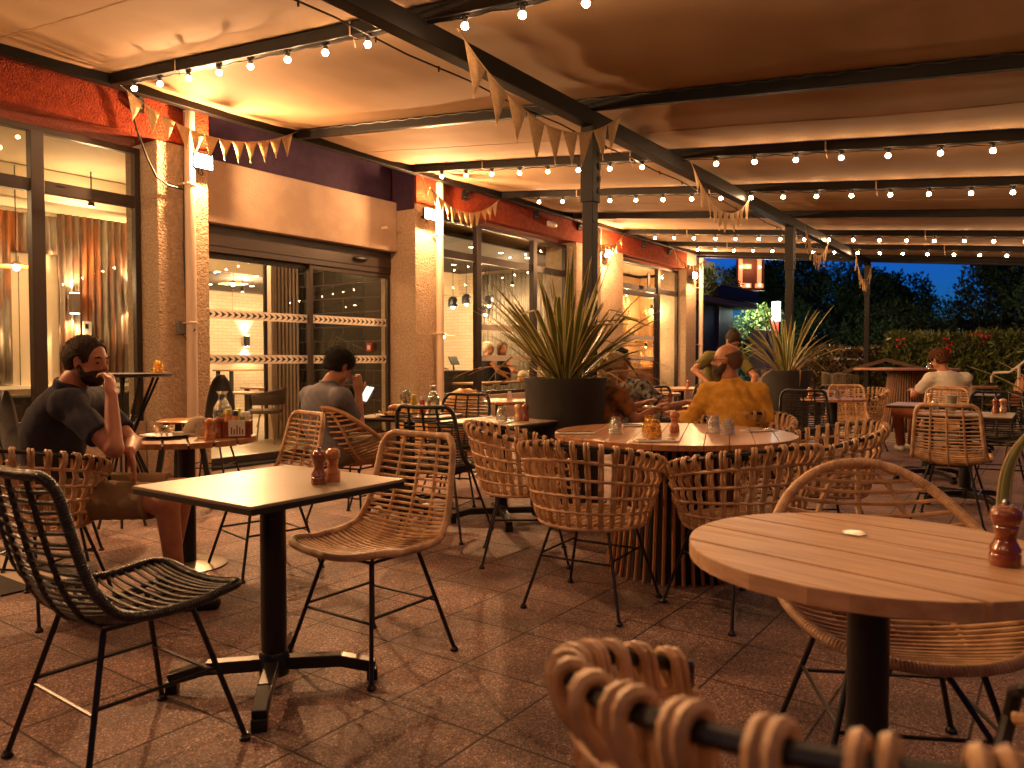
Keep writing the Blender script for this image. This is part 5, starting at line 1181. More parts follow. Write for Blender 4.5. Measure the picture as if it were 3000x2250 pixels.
for (x,y,z) in [(1.5,8.3,3.268),(3.0,8.4,3.268)]+[(8+rnd_.uniform(-.2,.2)+i*0.9, 11.7+j*0.95+rnd_.uniform(-.2,.2), 2.698) for i in range(-1,4) for j in range(3)]+[(8.7+i*0.85,8.2+j*0.9,3.118) for i in range(6) for j in range(3)]+[(6.3,8.3,3.268),(7.0,9.4,3.198),(6.4,10.2,3.198)]:
    if dl0 is None:
        dl0=thing('downlight','small round downlight recessed in the indoor ceiling','downlight',(x,y,z),0,'recessed downlights'); MB().lathe([(0.045,0),(0.055,-0.003),(0.055,0.0)],18).build('trim', M_black, dl0); MB().lathe([(0,-0.002),(0.044,-0.002),(0.044,-0.0005),(0,-0.0005)],18).build('lens', M_spot, dl0)
    else: dup(dl0,(x,y,z),0)
for (x,y,z,e) in ((2.2,8.5,2.7,22),(4.3,8.7,2.8,22),(6.6,9.6,2.8,40),(9.0,12.6,2.4,110),(11.5,12.8,2.4,110),(10.0,9.2,2.8,60),(12.6,8.9,2.6,60)):
    t=thing('ceiling_spot','adjustable spot lamp clipped under the indoor ceiling','spot lamp',(x,y,z+0.16),0,'indoor ceiling spots'); MB().lathe([(0.03,0),(0.035,-0.08),(0.03,-0.08),(0.025,-0.01),(0,-.01)],14).tube([(0,0,0),(0,0,0.3)],0.008,6).build('spot_body', M_black, t); MB().lathe([(0,-.075),(.03,-.075),(.03,-.079),(0,-.079)],12).build('lens', M_spot, t); lamp(t,(0,0,-0.14),e,r=0.06)
# pendant rail with exposed bulbs behind the arrow strip
rl = thing('cage_light','wire cage light with a row of bare bulbs seen through the entrance','cage light',(9.7,12.4,1.95))
mb = MB()
for k in range(40): 
    a=k/39*1.9; mb.tube([(a,math.cos(q)*0.12,math.sin(q)*0.07) for q in np.linspace(0,2*PI,10,endpoint=False)],0.003,4,closed=True)
mb.build('wire_cage', M_cable, rl)
for k in range(8): MB().ell((0.15+k*0.23,0,-0.03),(0.028,0.028,0.04)).build('bulb', M_lit, rl)
# indoor furniture
def up_chair(label):
    t = thing('upholstered_chair', label, 'chair', group='grey upholstered indoor chairs')
    def S(u,v): th=(u-.5)*3.7; rr=0.25+0.03*v; return (-math.cos(th)*rr, math.sin(th)*rr*1.05, 0.56+v*(0.24-0.10*abs(u-.5)*2))
    MB().grid(S,20,6).build('backrest', M_gru, t, solid=0.03); MB().lathe([(0,.43),(.22,.43),(.245,.45),(.24,.48),(0,.49)],24).build('seat', M_gru, t)
    for sx in (1,-1):
        for sy in (1,-1): MB().tube([(sx*.14,sy*.14,.44),(sx*.23,sy*.23,0.005)],0.011,6).build('leg', M_brs, t)
    for s in (-1,1): MB().tube([(-.05,s*.2,.45),(-.05,s*.25,.6)],.01,6).build('arm_strut', M_brs, t)
    return t
M_gru = mat('taupe_velvet',(0.07,0.05,0.04),0.8); M_brs = mat('brass_chair_leg',(0.35,0.22,0.10),0.35,0.8)
uc = up_chair('grey tub-backed indoor chair just inside the entrance'); uc.location=(7.0,9.3,0.004); uc.rotation_euler=(0,0,R(120))
for (x,y,r_,l) in ((6.7,10.3,60,'grey indoor chair behind the one nearest the entrance'),(7.2,11.2,100,'grey indoor chair farther into the dining room'),(8.8,11.4,200,'grey indoor chair at the long dining table'),(7.6,12.3,10,'grey indoor chair at the left end of the long table'),(9.9,12.0,250,'grey indoor chair at the far side of the dining room')): dup(uc,(x,y,0.004),r_,l)
def itable(x,y,sx,sy,z,label,m=None):
    t=thing('dining_table',label,'table',(x,y,0.004),0,'indoor dining tables'); MB().bx(-sx/2,sx/2,-sy/2,sy/2,z-.03,z).build('tabletop', m or M_teak, t, smooth=False, bevel=.004)
    for a in (-1,1):
        for b in (-1,1): MB().bx(a*(sx/2-.08)-.03,a*(sx/2-.08)+.03,b*(sy/2-.08)-.03,b*(sy/2-.08)+.03,0,z-.03).build('leg', M_drum, t, smooth=False)
itable(8.3,10.6,1.1,0.7,0.75,'indoor dining table behind the entrance glass'); itable(11.2,13.6,4.0,0.6,1.0,'long high table against the white brick'); itable(7.6,10.2,0.9,0.6,0.70,'pale dining table in front of the teak one indoors', M_millp)
itable(11.6,8.3,2.6,0.5,0.80,'window counter table behind the third window')
bq = thing('banquette','charcoal upholstered banquette inside the left window','banquette',(3.4,8.35,0.004)); MB().bx(-2.2,1.6,0.0,0.12,0,0.85).build('backrest', M_vel, bq, bevel=.03); MB().bx(-2.2,1.6,-0.5,0.0,0.3,0.45).build('seat', M_vel, bq, bevel=.03); MB().bx(-2.2,1.6,-0.45,0.0,0.0,0.3).build('plinth', M_drum, bq, smooth=False)
al = thing('alarm_button','small red call point at the right edge of the entrance glass','call point',(7.80,7.98,1.38)); MB().bx(-0.03,0.015,-0.05,0.05,-0.06,0.06).build('case', mat('red_plastic',(0.40,0.01,0.01),0.4), al, bevel=.004); MB().bx(-0.035,-0.031,-0.03,0.03,-0.035,0.025).build('label_plate', M_strip, al, smooth=False)
pc_ = thing('counter_desk','dark reception desk with ribbed front behind the third window','desk',(11.1,9.3,0.004)); MB().bx(-0.5,0.5,-0.25,0.25,0.55,1.0).build('desk_top', M_drum, pc_, bevel=.01)
for k in range(12): MB().bx(-0.48+k*0.083,-0.44+k*0.083,-0.24,-0.20,0,0.55).build('rib', mat('whitewashed_timber',(0.55,0.42,0.32),0.6), pc_, smooth=False)
tl_ = thing('tablet_stand','till screen tilted on the reception desk','till screen',(11.25,9.3,1.005)); MB().bar((0,0,0),(0,0.02,0.14),0.03,0.02).build('stand', M_black, tl_); MB().box((0,0.0,0.18),(0.24,0.02,0.17),Matrix.Rotation(R(-30),3,'X')).build('screen_case', M_black, tl_)
# guests and staff indoors
person('waitress in white behind the reception desk', dict(pel=(10.95,9.75,0.9),chest=(10.95,9.75,1.15),neck=(10.95,9.75,1.36),head=(10.97,9.74,1.49),ls=(10.85,9.6,1.3),le=(10.9,9.5,1.08),lw=(11.1,9.45,1.05),rs=(11.05,9.9,1.3),re=(11.1,9.8,1.1),rw=(11.2,9.6,1.05)),(1,-.3,-.2),sk=(0.45,0.2,0.11),shirt=cloth('white_jersey',(0.62,0.58,0.52)),hair=('bun',H_dark),res=0.014)
person('woman in a dark vest top seen left of the pair behind the third window', dict(pel=(11.9,9.0,0.8),chest=(11.9,9.0,1.05),neck=(11.9,9.0,1.28),head=(11.93,8.98,1.42),ls=(11.8,8.85,1.2),le=(11.85,8.7,.98),lw=(12.05,8.7,.9),rs=(12.0,9.15,1.2),re=(12.1,9.05,1.0),rw=(12.2,8.8,.95)),(.6,-.8,0),sk=(0.45,0.2,0.11),shirt=cloth('black_tank',(0.012,0.012,0.014)),hair=('bun',H_blond),sleeves='none',res=0.014)
person('woman with long brown hair and bare arms, right of the pair behind the third window', dict(pel=(12.35,8.95,0.8),chest=(12.35,8.95,1.05),neck=(12.33,8.95,1.28),head=(12.3,8.93,1.42),ls=(12.25,8.8,1.2),le=(12.2,8.6,.98),lw=(12.4,8.6,.95),rs=(12.45,9.1,1.2),re=(12.6,8.95,.98),rw=(12.5,8.7,.95)),(-.2,-.9,0),sk=(0.45,0.2,0.11),shirt=cloth('black_tank',(0.012,0.012,0.014)),hair=('long',H_brown),sleeves='none',res=0.014)
person('seated guest in a cream shirt, back to the glass of the third window', dict(pel=(12.0,8.0,0.5),chest=(12.0,8.0,0.78),neck=(12.03,8.03,1.0),head=(12.12,8.05,1.10),ls=(11.85,8.15,.92),le=(12.0,8.3,.8),lw=(12.2,8.35,.84),rs=(12.1,7.85,.92),re=(12.25,7.9,.8),rw=(12.4,8.1,.84)),(.9,.3,-.5),sk=(0.45,0.2,0.11),shirt=cloth('cream_shirt',(0.60,0.50,0.36)),hair=('short',H_dark),res=0.014)
# shop display: straw hats, pampas grass, shelf
M_straw = mat('straw',(0.60,0.38,0.14),0.8,col2=(0.7,0.48,0.2),cs=60,bump=0.4,bs=200)
sh_=thing('display_shelf','pale shop shelf behind the glazed door','shelf',(16.1,7.98,0.0)); 
for z in (0.02,0.55,1.0,1.5): MB().bx(-0.9,1.1,-0.2,0.25,z,z+.03).build('shelf_board', M_millp, sh_, smooth=False)
for x in (-.9,1.07): MB().bx(x,x+.03,-.2,.25,0,1.53).build('upright', M_millp, sh_, smooth=False)
for (x,z,rx,l) in ((15.75,1.78,70,'upright straw hat on the shop shelf'),(16.25,1.60,0,'straw hat lying flat on the shop shelf'),(15.5,1.6,10,'straw hat at the left end of the shop shelf')):
    t=thing('straw_hat',l,'hat',(x,7.9,z),0,'straw hats in the shop'); t.rotation_euler=(R(rx),0,R(20)); MB().lathe([(0.19,0.0),(0.18,-0.008),(0.10,0.0),(0.092,0.05),(0.08,0.105),(0,0.115)],28).build('hat_body', M_straw, t, solid=0.003); MB().lathe([(0.0995,0.004),(0.097,0.03)],24).build('hat_band', M_black, t, solid=0.002)
def pampas(loc,label,seed,n=9,h=0.9):
    t=thing('pampas_bunch',label,'dried flowers',loc,0,'dried pampas bunches'); rnd=random.Random(seed); st=MB(); pl=MB()
    for i in range(n):
        a=rnd.uniform(0,6.28); s=rnd.uniform(.05,.3); top=Vector((math.cos(a)*s,math.sin(a)*s*.6,h*rnd.uniform(.8,1.0))); st.tube([(0,0,0),top*0.6,top],0.004,4)
        for k in range(60):
            p=top*(0.65+0.4*k/60); d=Vector((rnd.gauss(0,1),rnd.gauss(0,1),1.2)).normalized()*0.12*(1-k/90); pl.tube([p,p+d*.5,p+d+Vector((0,0,-.02))],[0.003,0.002,0.0006],3)
    st.build('stems', M_straw, t); pl.build('plumes', mat('dry_plumes',(0.55,0.33,0.14),0.9), t)
pampas((15.9,8.1,1.75),'dried pampas bunch above the straw hats',1); pampas((16.75,7.95,1.6),'dried pampas bunch in the right shop pane',2); pampas((16.7,7.9,0.6),'lower dried bunch in the right shop pane',3,9,0.8)
for (x,y,z,e) in ((15.6,7.9,2.6,34),(16.8,7.85,2.35,30),(16.4,7.8,1.45,16)):
    t=thing('shop_spot','small spot lamp over the shop display','spot lamp',(x,y,z+.1),0,'shop spots'); MB().lathe([(0.03,0.05),(0.035,-0.06),(0.028,-0.06),(0.02,0)],12).build('spot_body', M_black, t); MB().ell((0,0,-.05),(.026,.026,.02)).build('lens', M_lit, t); lamp(t,(0,0,-.11),e)
# ================================================================ beyond the canopy
# kiosk building with slanted roof
kb = thing('kiosk_building','dark kiosk with a tilted grey roof and planted ledge beyond the patio','building',(19.6,7.72,0))
M_kd = mat('dark_kiosk_cladding',(0.020,0.012,0.008),0.5,col2=(0.03,0.018,0.012),cs=4); M_kw = mat('pale_soffit',(0.20,0.19,0.19),0.7)
K = lambda nm,m,x0,x1,y0,y1,z0,z1,**k: MB().bx(x0,x1,y0,y1,z0,z1).build(nm,m,kb,smooth=False,bevel=.01,**k)
K('wall',M_kd,-0.2,3.4,0.35,4.5,0,2.75); K('wall', mat('cream_kiosk_wall',(0.22,0.16,0.10),0.8), 0.2,4.4,1.3,4.5,2.93,4.3)
K('ledge',mat('dim_ledge',(0.16,0.12,0.09),0.5),-0.4,4.6,0.0,1.3,2.77,2.93)
MB().bx(-0.22,-0.205,0.5,2.6,0.2,2.3).build('glass_front', mat('smoked_glass',(0.01,0.01,0.012),0.08,spec=0.3), kb, smooth=False)
for y in (0.45,1.45,2.6): K('mullion',M_kd,-0.26,-0.20,y,y+.06,0.05,2.5)
MB().tube([(2.2,0.45,0),(2.2,0.45,2.77)],0.13,16).build('column', mat('brown_column',(0.07,0.035,0.02),0.5), kb)
MB().add([(-0.6,0.6,4.15),(5.0,-0.3,6.0),(5.0,4.6,6.0),(-0.6,4.6,4.15),(-0.6,0.6,4.3),(5.0,-0.3,6.15),(5.0,4.6,6.15),(-0.6,4.6,4.3)],[(0,3,2,1),(4,5,6,7),(0,1,5,4),(1,2,6,5),(2,3,7,6),(3,0,4,7)]).build('roof', M_kw, kb, smooth=False)
K('planter_box',M_drum,0.9,4.5,-0.1,0.5,2.94,3.30)
lamp(kb,(0.9,0.75,3.6),22,r=0.08); MB().bx(0.55,0.75,1.18,1.29,3.05,3.35).build('wall_lamp', emis('lit_lamp_warm',(1,.8,.5),12), kb, smooth=False)
lamp(kb,(0.65,0.9,3.2),10,r=0.05)
# marquee sign: letters E I with bulbs
sg = thing('marquee_sign','bulb-studded letters EI with added glow, standing on the dark kiosk roof edge','sign',(23.9,7.85,3.35),-50)
MB().bx(-0.58,0.66,0.06,0.12,0.0,1.72).build('sign_board', mat('dark_red_board',(0.06,0.015,0.008),0.7), sg, smooth=False)
M_let = mat('glowing_copper_letter',(0.50,0.20,0.10),0.5,emit=(1,0.26,0.10),es=0.55)  # lit look of the letters put in as emission on the copper
eL = MB(); eL.bx(-0.5,-0.34,0,0.06,0.1,1.6); 
for z in (0.1,0.78,1.44): eL.bx(-0.34,0.05,0,0.06,z,z+0.16)
e_ = eL.build('letter_e', M_let, sg, smooth=False); i_ = MB().bx(0.34,0.50,0,0.06,0.1,1.6).bx(0.25,0.59,0,.06,1.45,1.6).bx(0.25,0.59,0,.06,.1,.25).build('letter_i', M_let, sg, smooth=False)
M_mb = emis('marquee_bulb',(1,.55,.28),26)
for k in (0,3,6): 
    MB().ell((-0.42,-0.02,0.2+k*0.215),(.035,.035,.035),8,5).build('bulb', M_mb, e_); MB().ell((0.42,-0.02,0.2+k*0.215),(.035,.035,.035),8,5).build('bulb', M_mb, i_)
for z in (0.18,0.86,1.52): MB().ell((-0.1,-0.02,z),(.035,.035,.035),8,5).build('bulb', M_mb, e_)
sg.scale = (0.72,0.8,0.86)
lamp(sg,(0,-0.4,0.9),14,col=(1,.45,.2),r=0.1)
# foliage
M_l1 = mat('tree_leaf_dark',(0.055,0.085,0.030),0.95,spec=0.05); M_l2 = mat('tree_leaf_mid',(0.075,0.110,0.038),0.95,spec=0.05); M_l3 = mat('tree_leaf_pale',(0.095,0.12,0.045),0.9,spec=0.08)
M_h1 = mat('hedge_leaf',(0.055,0.06,0.022),0.4); M_h2 = mat('hedge_leaf_bronze',(0.095,0.06,0.025),0.4); M_h3 = mat('lime_leaf',(0.11,0.16,0.03),0.5); M_bark = mat('bark',(0.05,0.035,0.025),0.9,bump=.8,bs=20)
M_pink = mat('crimson_petal',(0.55,0.02,0.05),0.5)
def tree(loc, label, r, h, n, size, seed, mats_=None, trunkh=2.0, blobs=7):
    t = thing('tree', label, 'tree', loc, 0, 'trees beyond the patio'); rnd = random.Random(seed); mats_ = mats_ or [M_l1,M_l2]
    tr = MB(); tr.tube([(0,0,-0.14),(0.05,0,trunkh*.5),(0,0.1,trunkh),(0.1,0,trunkh+r*.4)],[0.2,0.15,0.13,0.07],8); acc = [MB() for _ in mats_]
    for b in range(blobs):
        a = rnd.uniform(0,6.28); q = rnd.uniform(0,0.62)*r; z = trunkh + rnd.uniform(0.05,0.95)*(h-trunkh-0.3*r); br = r*rnd.uniform(.38,.6)
        c = (math.cos(a)*q, math.sin(a)*q, z); tr.tube([(0,0,trunkh*.8),(c[0]*.5,c[1]*.5,(trunkh+c[2])*.5),c],[0.08,0.05,0.02],5)
        for m_, o in zip(acc, leaf_blob('', mats_, c, (br,br,br*.85), int(n*1.6)//blobs, size*1.1, seed=seed*31+b)): m_.add(o.v, o.f)
    tr.build('trunk', M_bark, t); cr = acc[0].build('crown', mats_[0], t, smooth=False)
    for m_, x in zip(mats_[1:], acc[1:]):
        x.build('foliage', m_, t, smooth=False)
    return t
tree((40,11.0,-.14),'tall dark tree filling the gap right of the kiosk',3.6,6.9,15000,0.20,1)
tree((38,7.3,-.14),'broad dark tree behind the middle of the hedge',3.4,6.0,15000,0.19,2)
tree((43,7.9,-.14),'rounded dark tree against the blue sky at centre right',3.0,5.9,12000,0.20,3)
tree((30,4.6,-.14),'low shadowy tree just behind the hedge',2.2,3.3,9000,0.13,4,trunkh=0.6)
tree((34,1.6,-.14),'tall feathery tree at the right edge of the sky gap',3.2,6.4,14000,0.18,5,[M_l1,M_l3])
tree((31,-1.4,-.14),'dark tree cut by the right edge of the photo',3.0,6.2,12000,0.17,6)
tree((33,9.2,-.14),'dark bush tree behind the farther flax',2.6,4.2,9000,0.15,7,trunkh=.6)
tree((36,4.0,-.14),'squat dark tree behind the bar table',2.4,3.9,8000,0.15,8,trunkh=.6)
sb = thing('shrub','lime green shrub lit by the totem light','shrub',(27.0,8.55,-.14))
acc=leaf_blob('',[M_h3,M_l3],(0,0,1.55),(1.7,1.3,1.6),9000,0.11,seed=21); acc[0].build('foliage',M_h3,sb,smooth=False); acc[1].build('foliage',M_l3,sb,smooth=False); MB().tube([(0,0,0),(0,0,1.5)],[.08,.04],6).build('stem',M_bark,sb)
# ledge plants
for (x,y,z,r_,n,l,m_) in ((20.3,8.0,3.15,.5,900,'bright tufted plant in the lit end of the kiosk ledge',M_h3),(21.7,8.1,3.4,.5,900,'dark grassy plant on the kiosk ledge',M_l2),(22.9,8.1,3.25,.35,500,'small dark plant below the marquee letters',M_l2)):
    t=thing('ledge_plant',l,'plant',(x,y,z),0,'plants on the kiosk ledge'); a=leaf_blob('',[m_],(0,0,.1),(r_,r_*.7,r_*.7),n,.16,seed=int(x*10),slim=.2,up=1.0); a[0].build('foliage',m_,t,smooth=False)
# white backlit totem, grey cabinet
tt_=thing('light_totem','white backlit sign box on a red post in front of the lime shrub','light box',(26.3,7.75,-.14)); MB().bx(-.11,.11,-.11,.11,2.65,3.28).build('light_box', emis('cold_white_box',(0.75,0.95,1.0),7), tt_, smooth=False, bevel=.01); MB().bx(-.12,.12,-.12,.12,0,2.64).build('post', mat('red_post',(0.35,0.02,0.015),0.5), tt_, smooth=False)
lamp(tt_,(-.5,.3,3.1),170,col=(0.85,1.0,0.75),r=.2)
MB_=thing('utility_cabinet','grey cabinet beside the red post','cabinet',(25.3,7.85,-.14)); MB().bx(-.55,.45,-.25,.25,0,2.3).build('cabinet_body', mat('grey_cabinet',(0.30,0.28,0.27),0.5), MB_, smooth=False, bevel=.01)
# hedge
def hedge(y0,y1,x,h,label,n,mats_,size,seed,slim):
    t=thing('hedge',label,'hedge',(x,(y0+y1)/2,0),0,'hedges along the patio edge'); L_=abs(y1-y0)/2
    acc=[MB() for _ in mats_]; rnd=random.Random(seed)
    for i in range(n):
        yy=rnd.uniform(-L_,L_); top=h*(1+0.06*mnoise.noise(Vector((yy*1.3,seed,0)))+0.03*mnoise.noise(Vector((yy*5,seed,0)))); f=rnd.random()
        if f<0.55: p=Vector((-0.42+0.10*mnoise.noise(Vector((yy*2,rnd.random()*2,1)))+rnd.uniform(-.08,.06), yy, rnd.uniform(0.05,top)))
        else: p=Vector((rnd.uniform(-.42,.42), yy, top+rnd.uniform(-.12,.05)))
        d=Vector((rnd.gauss(-.5,.6),rnd.gauss(0,.8),rnd.gauss(.7,.6))).normalized(); q=Matrix.Rotation(rnd.uniform(0,6.28),3,d)@d.orthogonal().normalized(); s=size*rnd.uniform(.6,1.4)
        acc[rnd.randrange(len(acc))].add([p,p+d*s*.45+q*s*slim*.5,p+d*s,p+d*s*.45-q*s*slim*.5],[(0,1,2,3)])
    for m_,a in zip(mats_,acc): a.build('foliage',m_,t,smooth=False)
    MB().bx(-.33,.33,-L_+.05,L_-.05,0,h*.86).build('inner_branches', mat('dark_hedge_twigs',(0.012,0.012,0.006),.9,bump=1,bs=30,bdist=.05), t, smooth=False); return t  # solid near-black core behind the hedge leaves
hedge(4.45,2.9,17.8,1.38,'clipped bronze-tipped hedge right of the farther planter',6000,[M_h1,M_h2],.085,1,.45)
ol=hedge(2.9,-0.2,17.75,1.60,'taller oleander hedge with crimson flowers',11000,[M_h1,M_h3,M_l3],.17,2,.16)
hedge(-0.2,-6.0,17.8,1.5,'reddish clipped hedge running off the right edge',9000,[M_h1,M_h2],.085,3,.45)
rnd=random.Random(5)
for (y,z) in ((2.62,1.55),(1.75,1.36),(1.78,1.55),(1.28,1.68),(1.12,1.62)):
    mb=MB()
    for k in range(16): 
        c=Vector((-.5,y-1.35,z))+Vector((rnd.uniform(-.05,.05),rnd.uniform(-.08,.08),rnd.uniform(-.08,.08))); d=Vector((-.6,rnd.gauss(0,.6),rnd.gauss(0,.6))).normalized(); q=d.orthogonal().normalized(); r2=d.cross(q)
        mb.add([c+(q*math.cos(a)+r2*math.sin(a))*0.022+d*.01 for a in np.linspace(0,2*PI,6)[:-1]]+[c],[(i,(i+1)%5,5) for i in range(5)])
    mb.build('flower_cluster',M_pink,ol,smooth=False)
# low hut roof outline, handrail
hr=thing('handrail','white tubular handrail rising at the right edge','handrail',(14.3,0.60,0),0)
M_wr=mat('white_enamel',(0.55,0.50,0.44),0.35)
MB().tube([(1.9,.36,.80),(1.87,.36,.90),(1.80,.32,.97),(1.5,.2,.98),(1.2,.06,.99),(0.9,-.08,1.10),(0.2,-.42,1.42),(-.6,-.8,1.8)],.022,10).build('rail', M_wr, hr); MB().tube([(0.9,-.08,0),(0.9,-.08,1.10)],.024,10).build('rail_post', M_wr, hr); MB().tube([(-.3,-.66,0),(-.3,-.66,1.64)],.024,10).build('rail_post', M_wr, hr)
mb=MB(); fr=thing('wooden_frame','low dark timber gable frame in front of the hedge','timber frame',(16.9,2.6,0))
for a,b in (((0,1.0,0),(0,1.0,.95)),((0,-.7,0),(0,-.7,.95)),((0,1.0,.95),(0,0.2,1.2)),((0,.2,1.2),(0,-.7,.95))): MB().bar(a,b,.07,.07,up=(1,0,0)).build('timber', mat('brown_timber',(0.07,0.035,0.018),.7), fr, smooth=False)
# striped outdoor rugs
def rug(x0,x1,y0,y1,label):
    m=mat('striped_rug',(0.05,0.045,0.04),0.95); nt_=m.node_tree
    if not nt_.nodes.get('Wave Texture'):
        tc=nt_.nodes.new("ShaderNodeTexCoord"); wv=nt_.nodes.new("ShaderNodeTexWave"); wv.inputs["Scale"].default_value=0.9; wv.bands_direction='X'; wv.wave_profile='TRI'; cr=nt_.nodes.new("ShaderNodeValToRGB"); cr.color_ramp.interpolation='CONSTANT'; cr.color_ramp.elements[0].color=(0.04,0.035,0.03,1); cr.color_ramp.elements[1].color=(0.42,0.36,0.28,1); cr.color_ramp.elements[1].position=.45
        nt_.links.new(tc.outputs["Object"],wv.inputs[0]); nt_.links.new(wv.outputs[0],cr.inputs[0]); nt_.links.new(cr.outputs[0],nt_.nodes["Principled BSDF"].inputs["Base Color"])
    tag(MB().bx(x0,x1,y0,y1,0.001,0.009).build('rug',m,smooth=False),label,'rug','striped outdoor rugs')
rug(0.4,2.1,4.35,6.4,'black and cream striped rug under the far left chairs'); rug(12.4,16.4,0.2,3.4,'black and cream striped rug under the tall bar table')
def hillf(u,v):
    a=-0.25+u*1.9; rr=150+v*60; x=math.cos(a)*rr; y=math.sin(a)*rr; return (x,y,-1+(7.5+3*mnoise.noise(Vector((a*9,0,0)))+1.2*mnoise.noise(Vector((a*60,1,0))))*math.sin(min(1,v*2)*PI/2)*(1-max(0,v-.5)))
struct(MB().grid(hillf,260,6).build('hills', mat('wooded_hill',(0.02,0.03,0.015),0.95,spec=0.05)))
# parked car glimpses and distant villa
vl=thing('distant_villa','dim white villa on the far hillside between the trees','house',(68,5.2,0),0); MB().bx(-3,3,-4,4,0,3.6).build('wall', mat('villa_white',(0.5,0.5,0.5),.8), vl, smooth=False); MB().bx(-3.4,3.4,-4.4,4.4,3.6,4.1).build('roof', mat('villa_roof',(0.3,0.12,0.08),.8), vl, smooth=False)
for y in (-2,0,2): MB().bx(-3.05,-3.0,y-.5,y+.5,1.5,2.8).build('window', M_black, vl, smooth=False)
def car(loc,rz,label,c):
    t=thing('parked_car',label,'car',loc,rz,'cars parked beyond the hedge'); 
    prof=[(-2.1,.35),(-2.15,.75),(-1.9,.95),(-1.2,1.0),(-.6,1.42),(.7,1.42),(1.3,1.0),(2.0,.85),(2.15,.6),(2.1,.3)]
    mb=MB(); n=len(prof); mb.add([(x,-.85,z) for x,z in prof]+[(x,.85,z) for x,z in prof],[tuple(range(n)),tuple(range(2*n-1,n-1,-1))]+[(i,i+n,(i+1)%n+n,(i+1)%n) for i in range(n)]); mb.build('body', mat(label.split()[0]+'_car_paint',c,.25,.2,coat=.6), t, bevel=.05)
    for x in (-1.3,1.35):
        for y in (-.8,.8): MB().lathe([(0,-.1),(.32,-.1),(.33,0),(.32,.1),(0,.1)],18).xf(Matrix.Translation((x,y,.33))@Matrix.Rotation(R(90),4,'X')).build('wheel', M_drum, t)
    for s in (-1,1): MB().bx(-.9,1.05,s*.853-.004,s*.853+.004,1.02,1.34).build('side_window', mat('car_glass',(0.02,0.025,0.03),.1), t, smooth=False); MB().bx(-2.19,-2.15,s*.65-.12,s*.65+.12,.68,.8).build('tail_light', mat('red_lens',(0.4,.01,.01),.2), t, smooth=False)
car((21.5,4.7,-.14),95,'silver car glimpsed beside the farther planter',(0.35,0.37,0.40)); car((21.8,0.2,-.14),85,'pale car glimpsed through the hedge behind the man in white',(0.45,0.48,0.52))
# ================================================================ things on the tables
def on(lat,d,z=0.7525): return tuple(CF(lat,d,z))
pepper_mill(on(-.695,2.77),'darker glossy pepper mill on the near square table',M_milld); pepper_mill(on(-.660,2.83),'paler salt mill behind the dark one on the near square table',M_mill,knob=False)
# bearded man's table
plate(on(-1.99,4.40),'dark plate with a fork in front of the bearded man',0.135)
napkin_cutlery(on(-1.99,4.40,.765),60,'fork and knife crossed on the dark plate')
tumbler_glass(on(-1.765,4.38),'upright faceted tumbler between cap and mills',up=True)
pepper_mill(on(-1.69,4.30),'honey-coloured mill in front of the condiment crate',M_mill,knob=False); pepper_mill(on(-1.68,4.42),'dark cherry mill right behind the honey one',M_milld)
carafe(on(-1.72,4.58),'tall ribbed water carafe behind the condiment crate',1.15)
cup=thing('glass_bowl','small clear glass bowl beside the bearded man','bowl',on(-2.07,4.58)); MB().lathe([(0,.002),(.04,.002),(.06,.05),(.062,.055),(.058,.052),(.038,.006),(0,.006)],24).build('bowl',M_bott,cup)
cap_=thing('baseball_cap','beige baseball cap lying on the round table','cap',on(-1.88,4.62),200)
MB().ell((0,0,.01),(.095,.085,.10),20,12,fn=lambda p: Vector((p.x,p.y,max(p.z,0.0)))).build('crown', mat('beige_cotton',(0.30,0.23,0.15),.9,bump=.2,bs=300), cap_)
MB().grid(lambda u,v:(0.06+0.11*v*(1-0.5*(2*u-1)**2),(u-.5)*.15*(1-.15*v),0.018-0.02*v*v-.014*(2*u-1)**2),10,6).build('visor', mat('beige_cotton',(0.30,0.23,0.15),.9), cap_, solid=.003)
cr_=thing('condiment_crate','dark wooden crate with a menu card, full of sauce bottles','crate',on(-1.60,4.50),50)
for (a,b,c,d_) in ((-.09,.09,-.075,-.067),(-.09,.09,.067,.075),(-.09,-.082,-.067,.067),(.082,.09,-.067,.067)): MB().bx(a,b,c,d_,0,.095).build('crate_side', M_milld, cr_, smooth=False, bevel=.002)
MB().bx(-.082,.082,-.067,.067,0,.008).build('crate_bottom', M_milld, cr_, smooth=False)
mc=MB().bx(-.098,-.092,-.045,.045,.01,.10).build('menu_card', M_strip, cr_, smooth=False)
for k in range(5): MB().bx(-.0985,-.0982,-.035+k*.015,-.028+k*.015,.02,.05+.012*(k%3)).build('printed_bottle', mat('menu_print',(.25,.06,.03),.8), mc, smooth=False)
def sauce(loc,label,c,lid,s=1.0):
    t=thing('sauce_bottle',label,'bottle',loc,0,'sauce bottles'); MB().lathe([(0,0),(.022,0),(.024,.004),(.024,.07),(.015,.09),(.014,.105),(0,.105)],16).xf(Matrix.Scale(s,4)).build('bottle', mat(label.split()[0]+'_sauce',c,.15,coat=.6), t); MB().lathe([(0,.106),(.016,.106),(.016,.128),(.013,.132),(0,.132)],14).xf(Matrix.Scale(s,4)).build('lid', lid, t)
M_ly=mat('yellow_lid',(.55,.42,.05),.4); M_lw=mat('white_lid',(.6,.58,.52),.4); M_lb=mat('navy_lid',(.01,.012,.03),.4)
bs=CF(-1.60,4.50,.762)
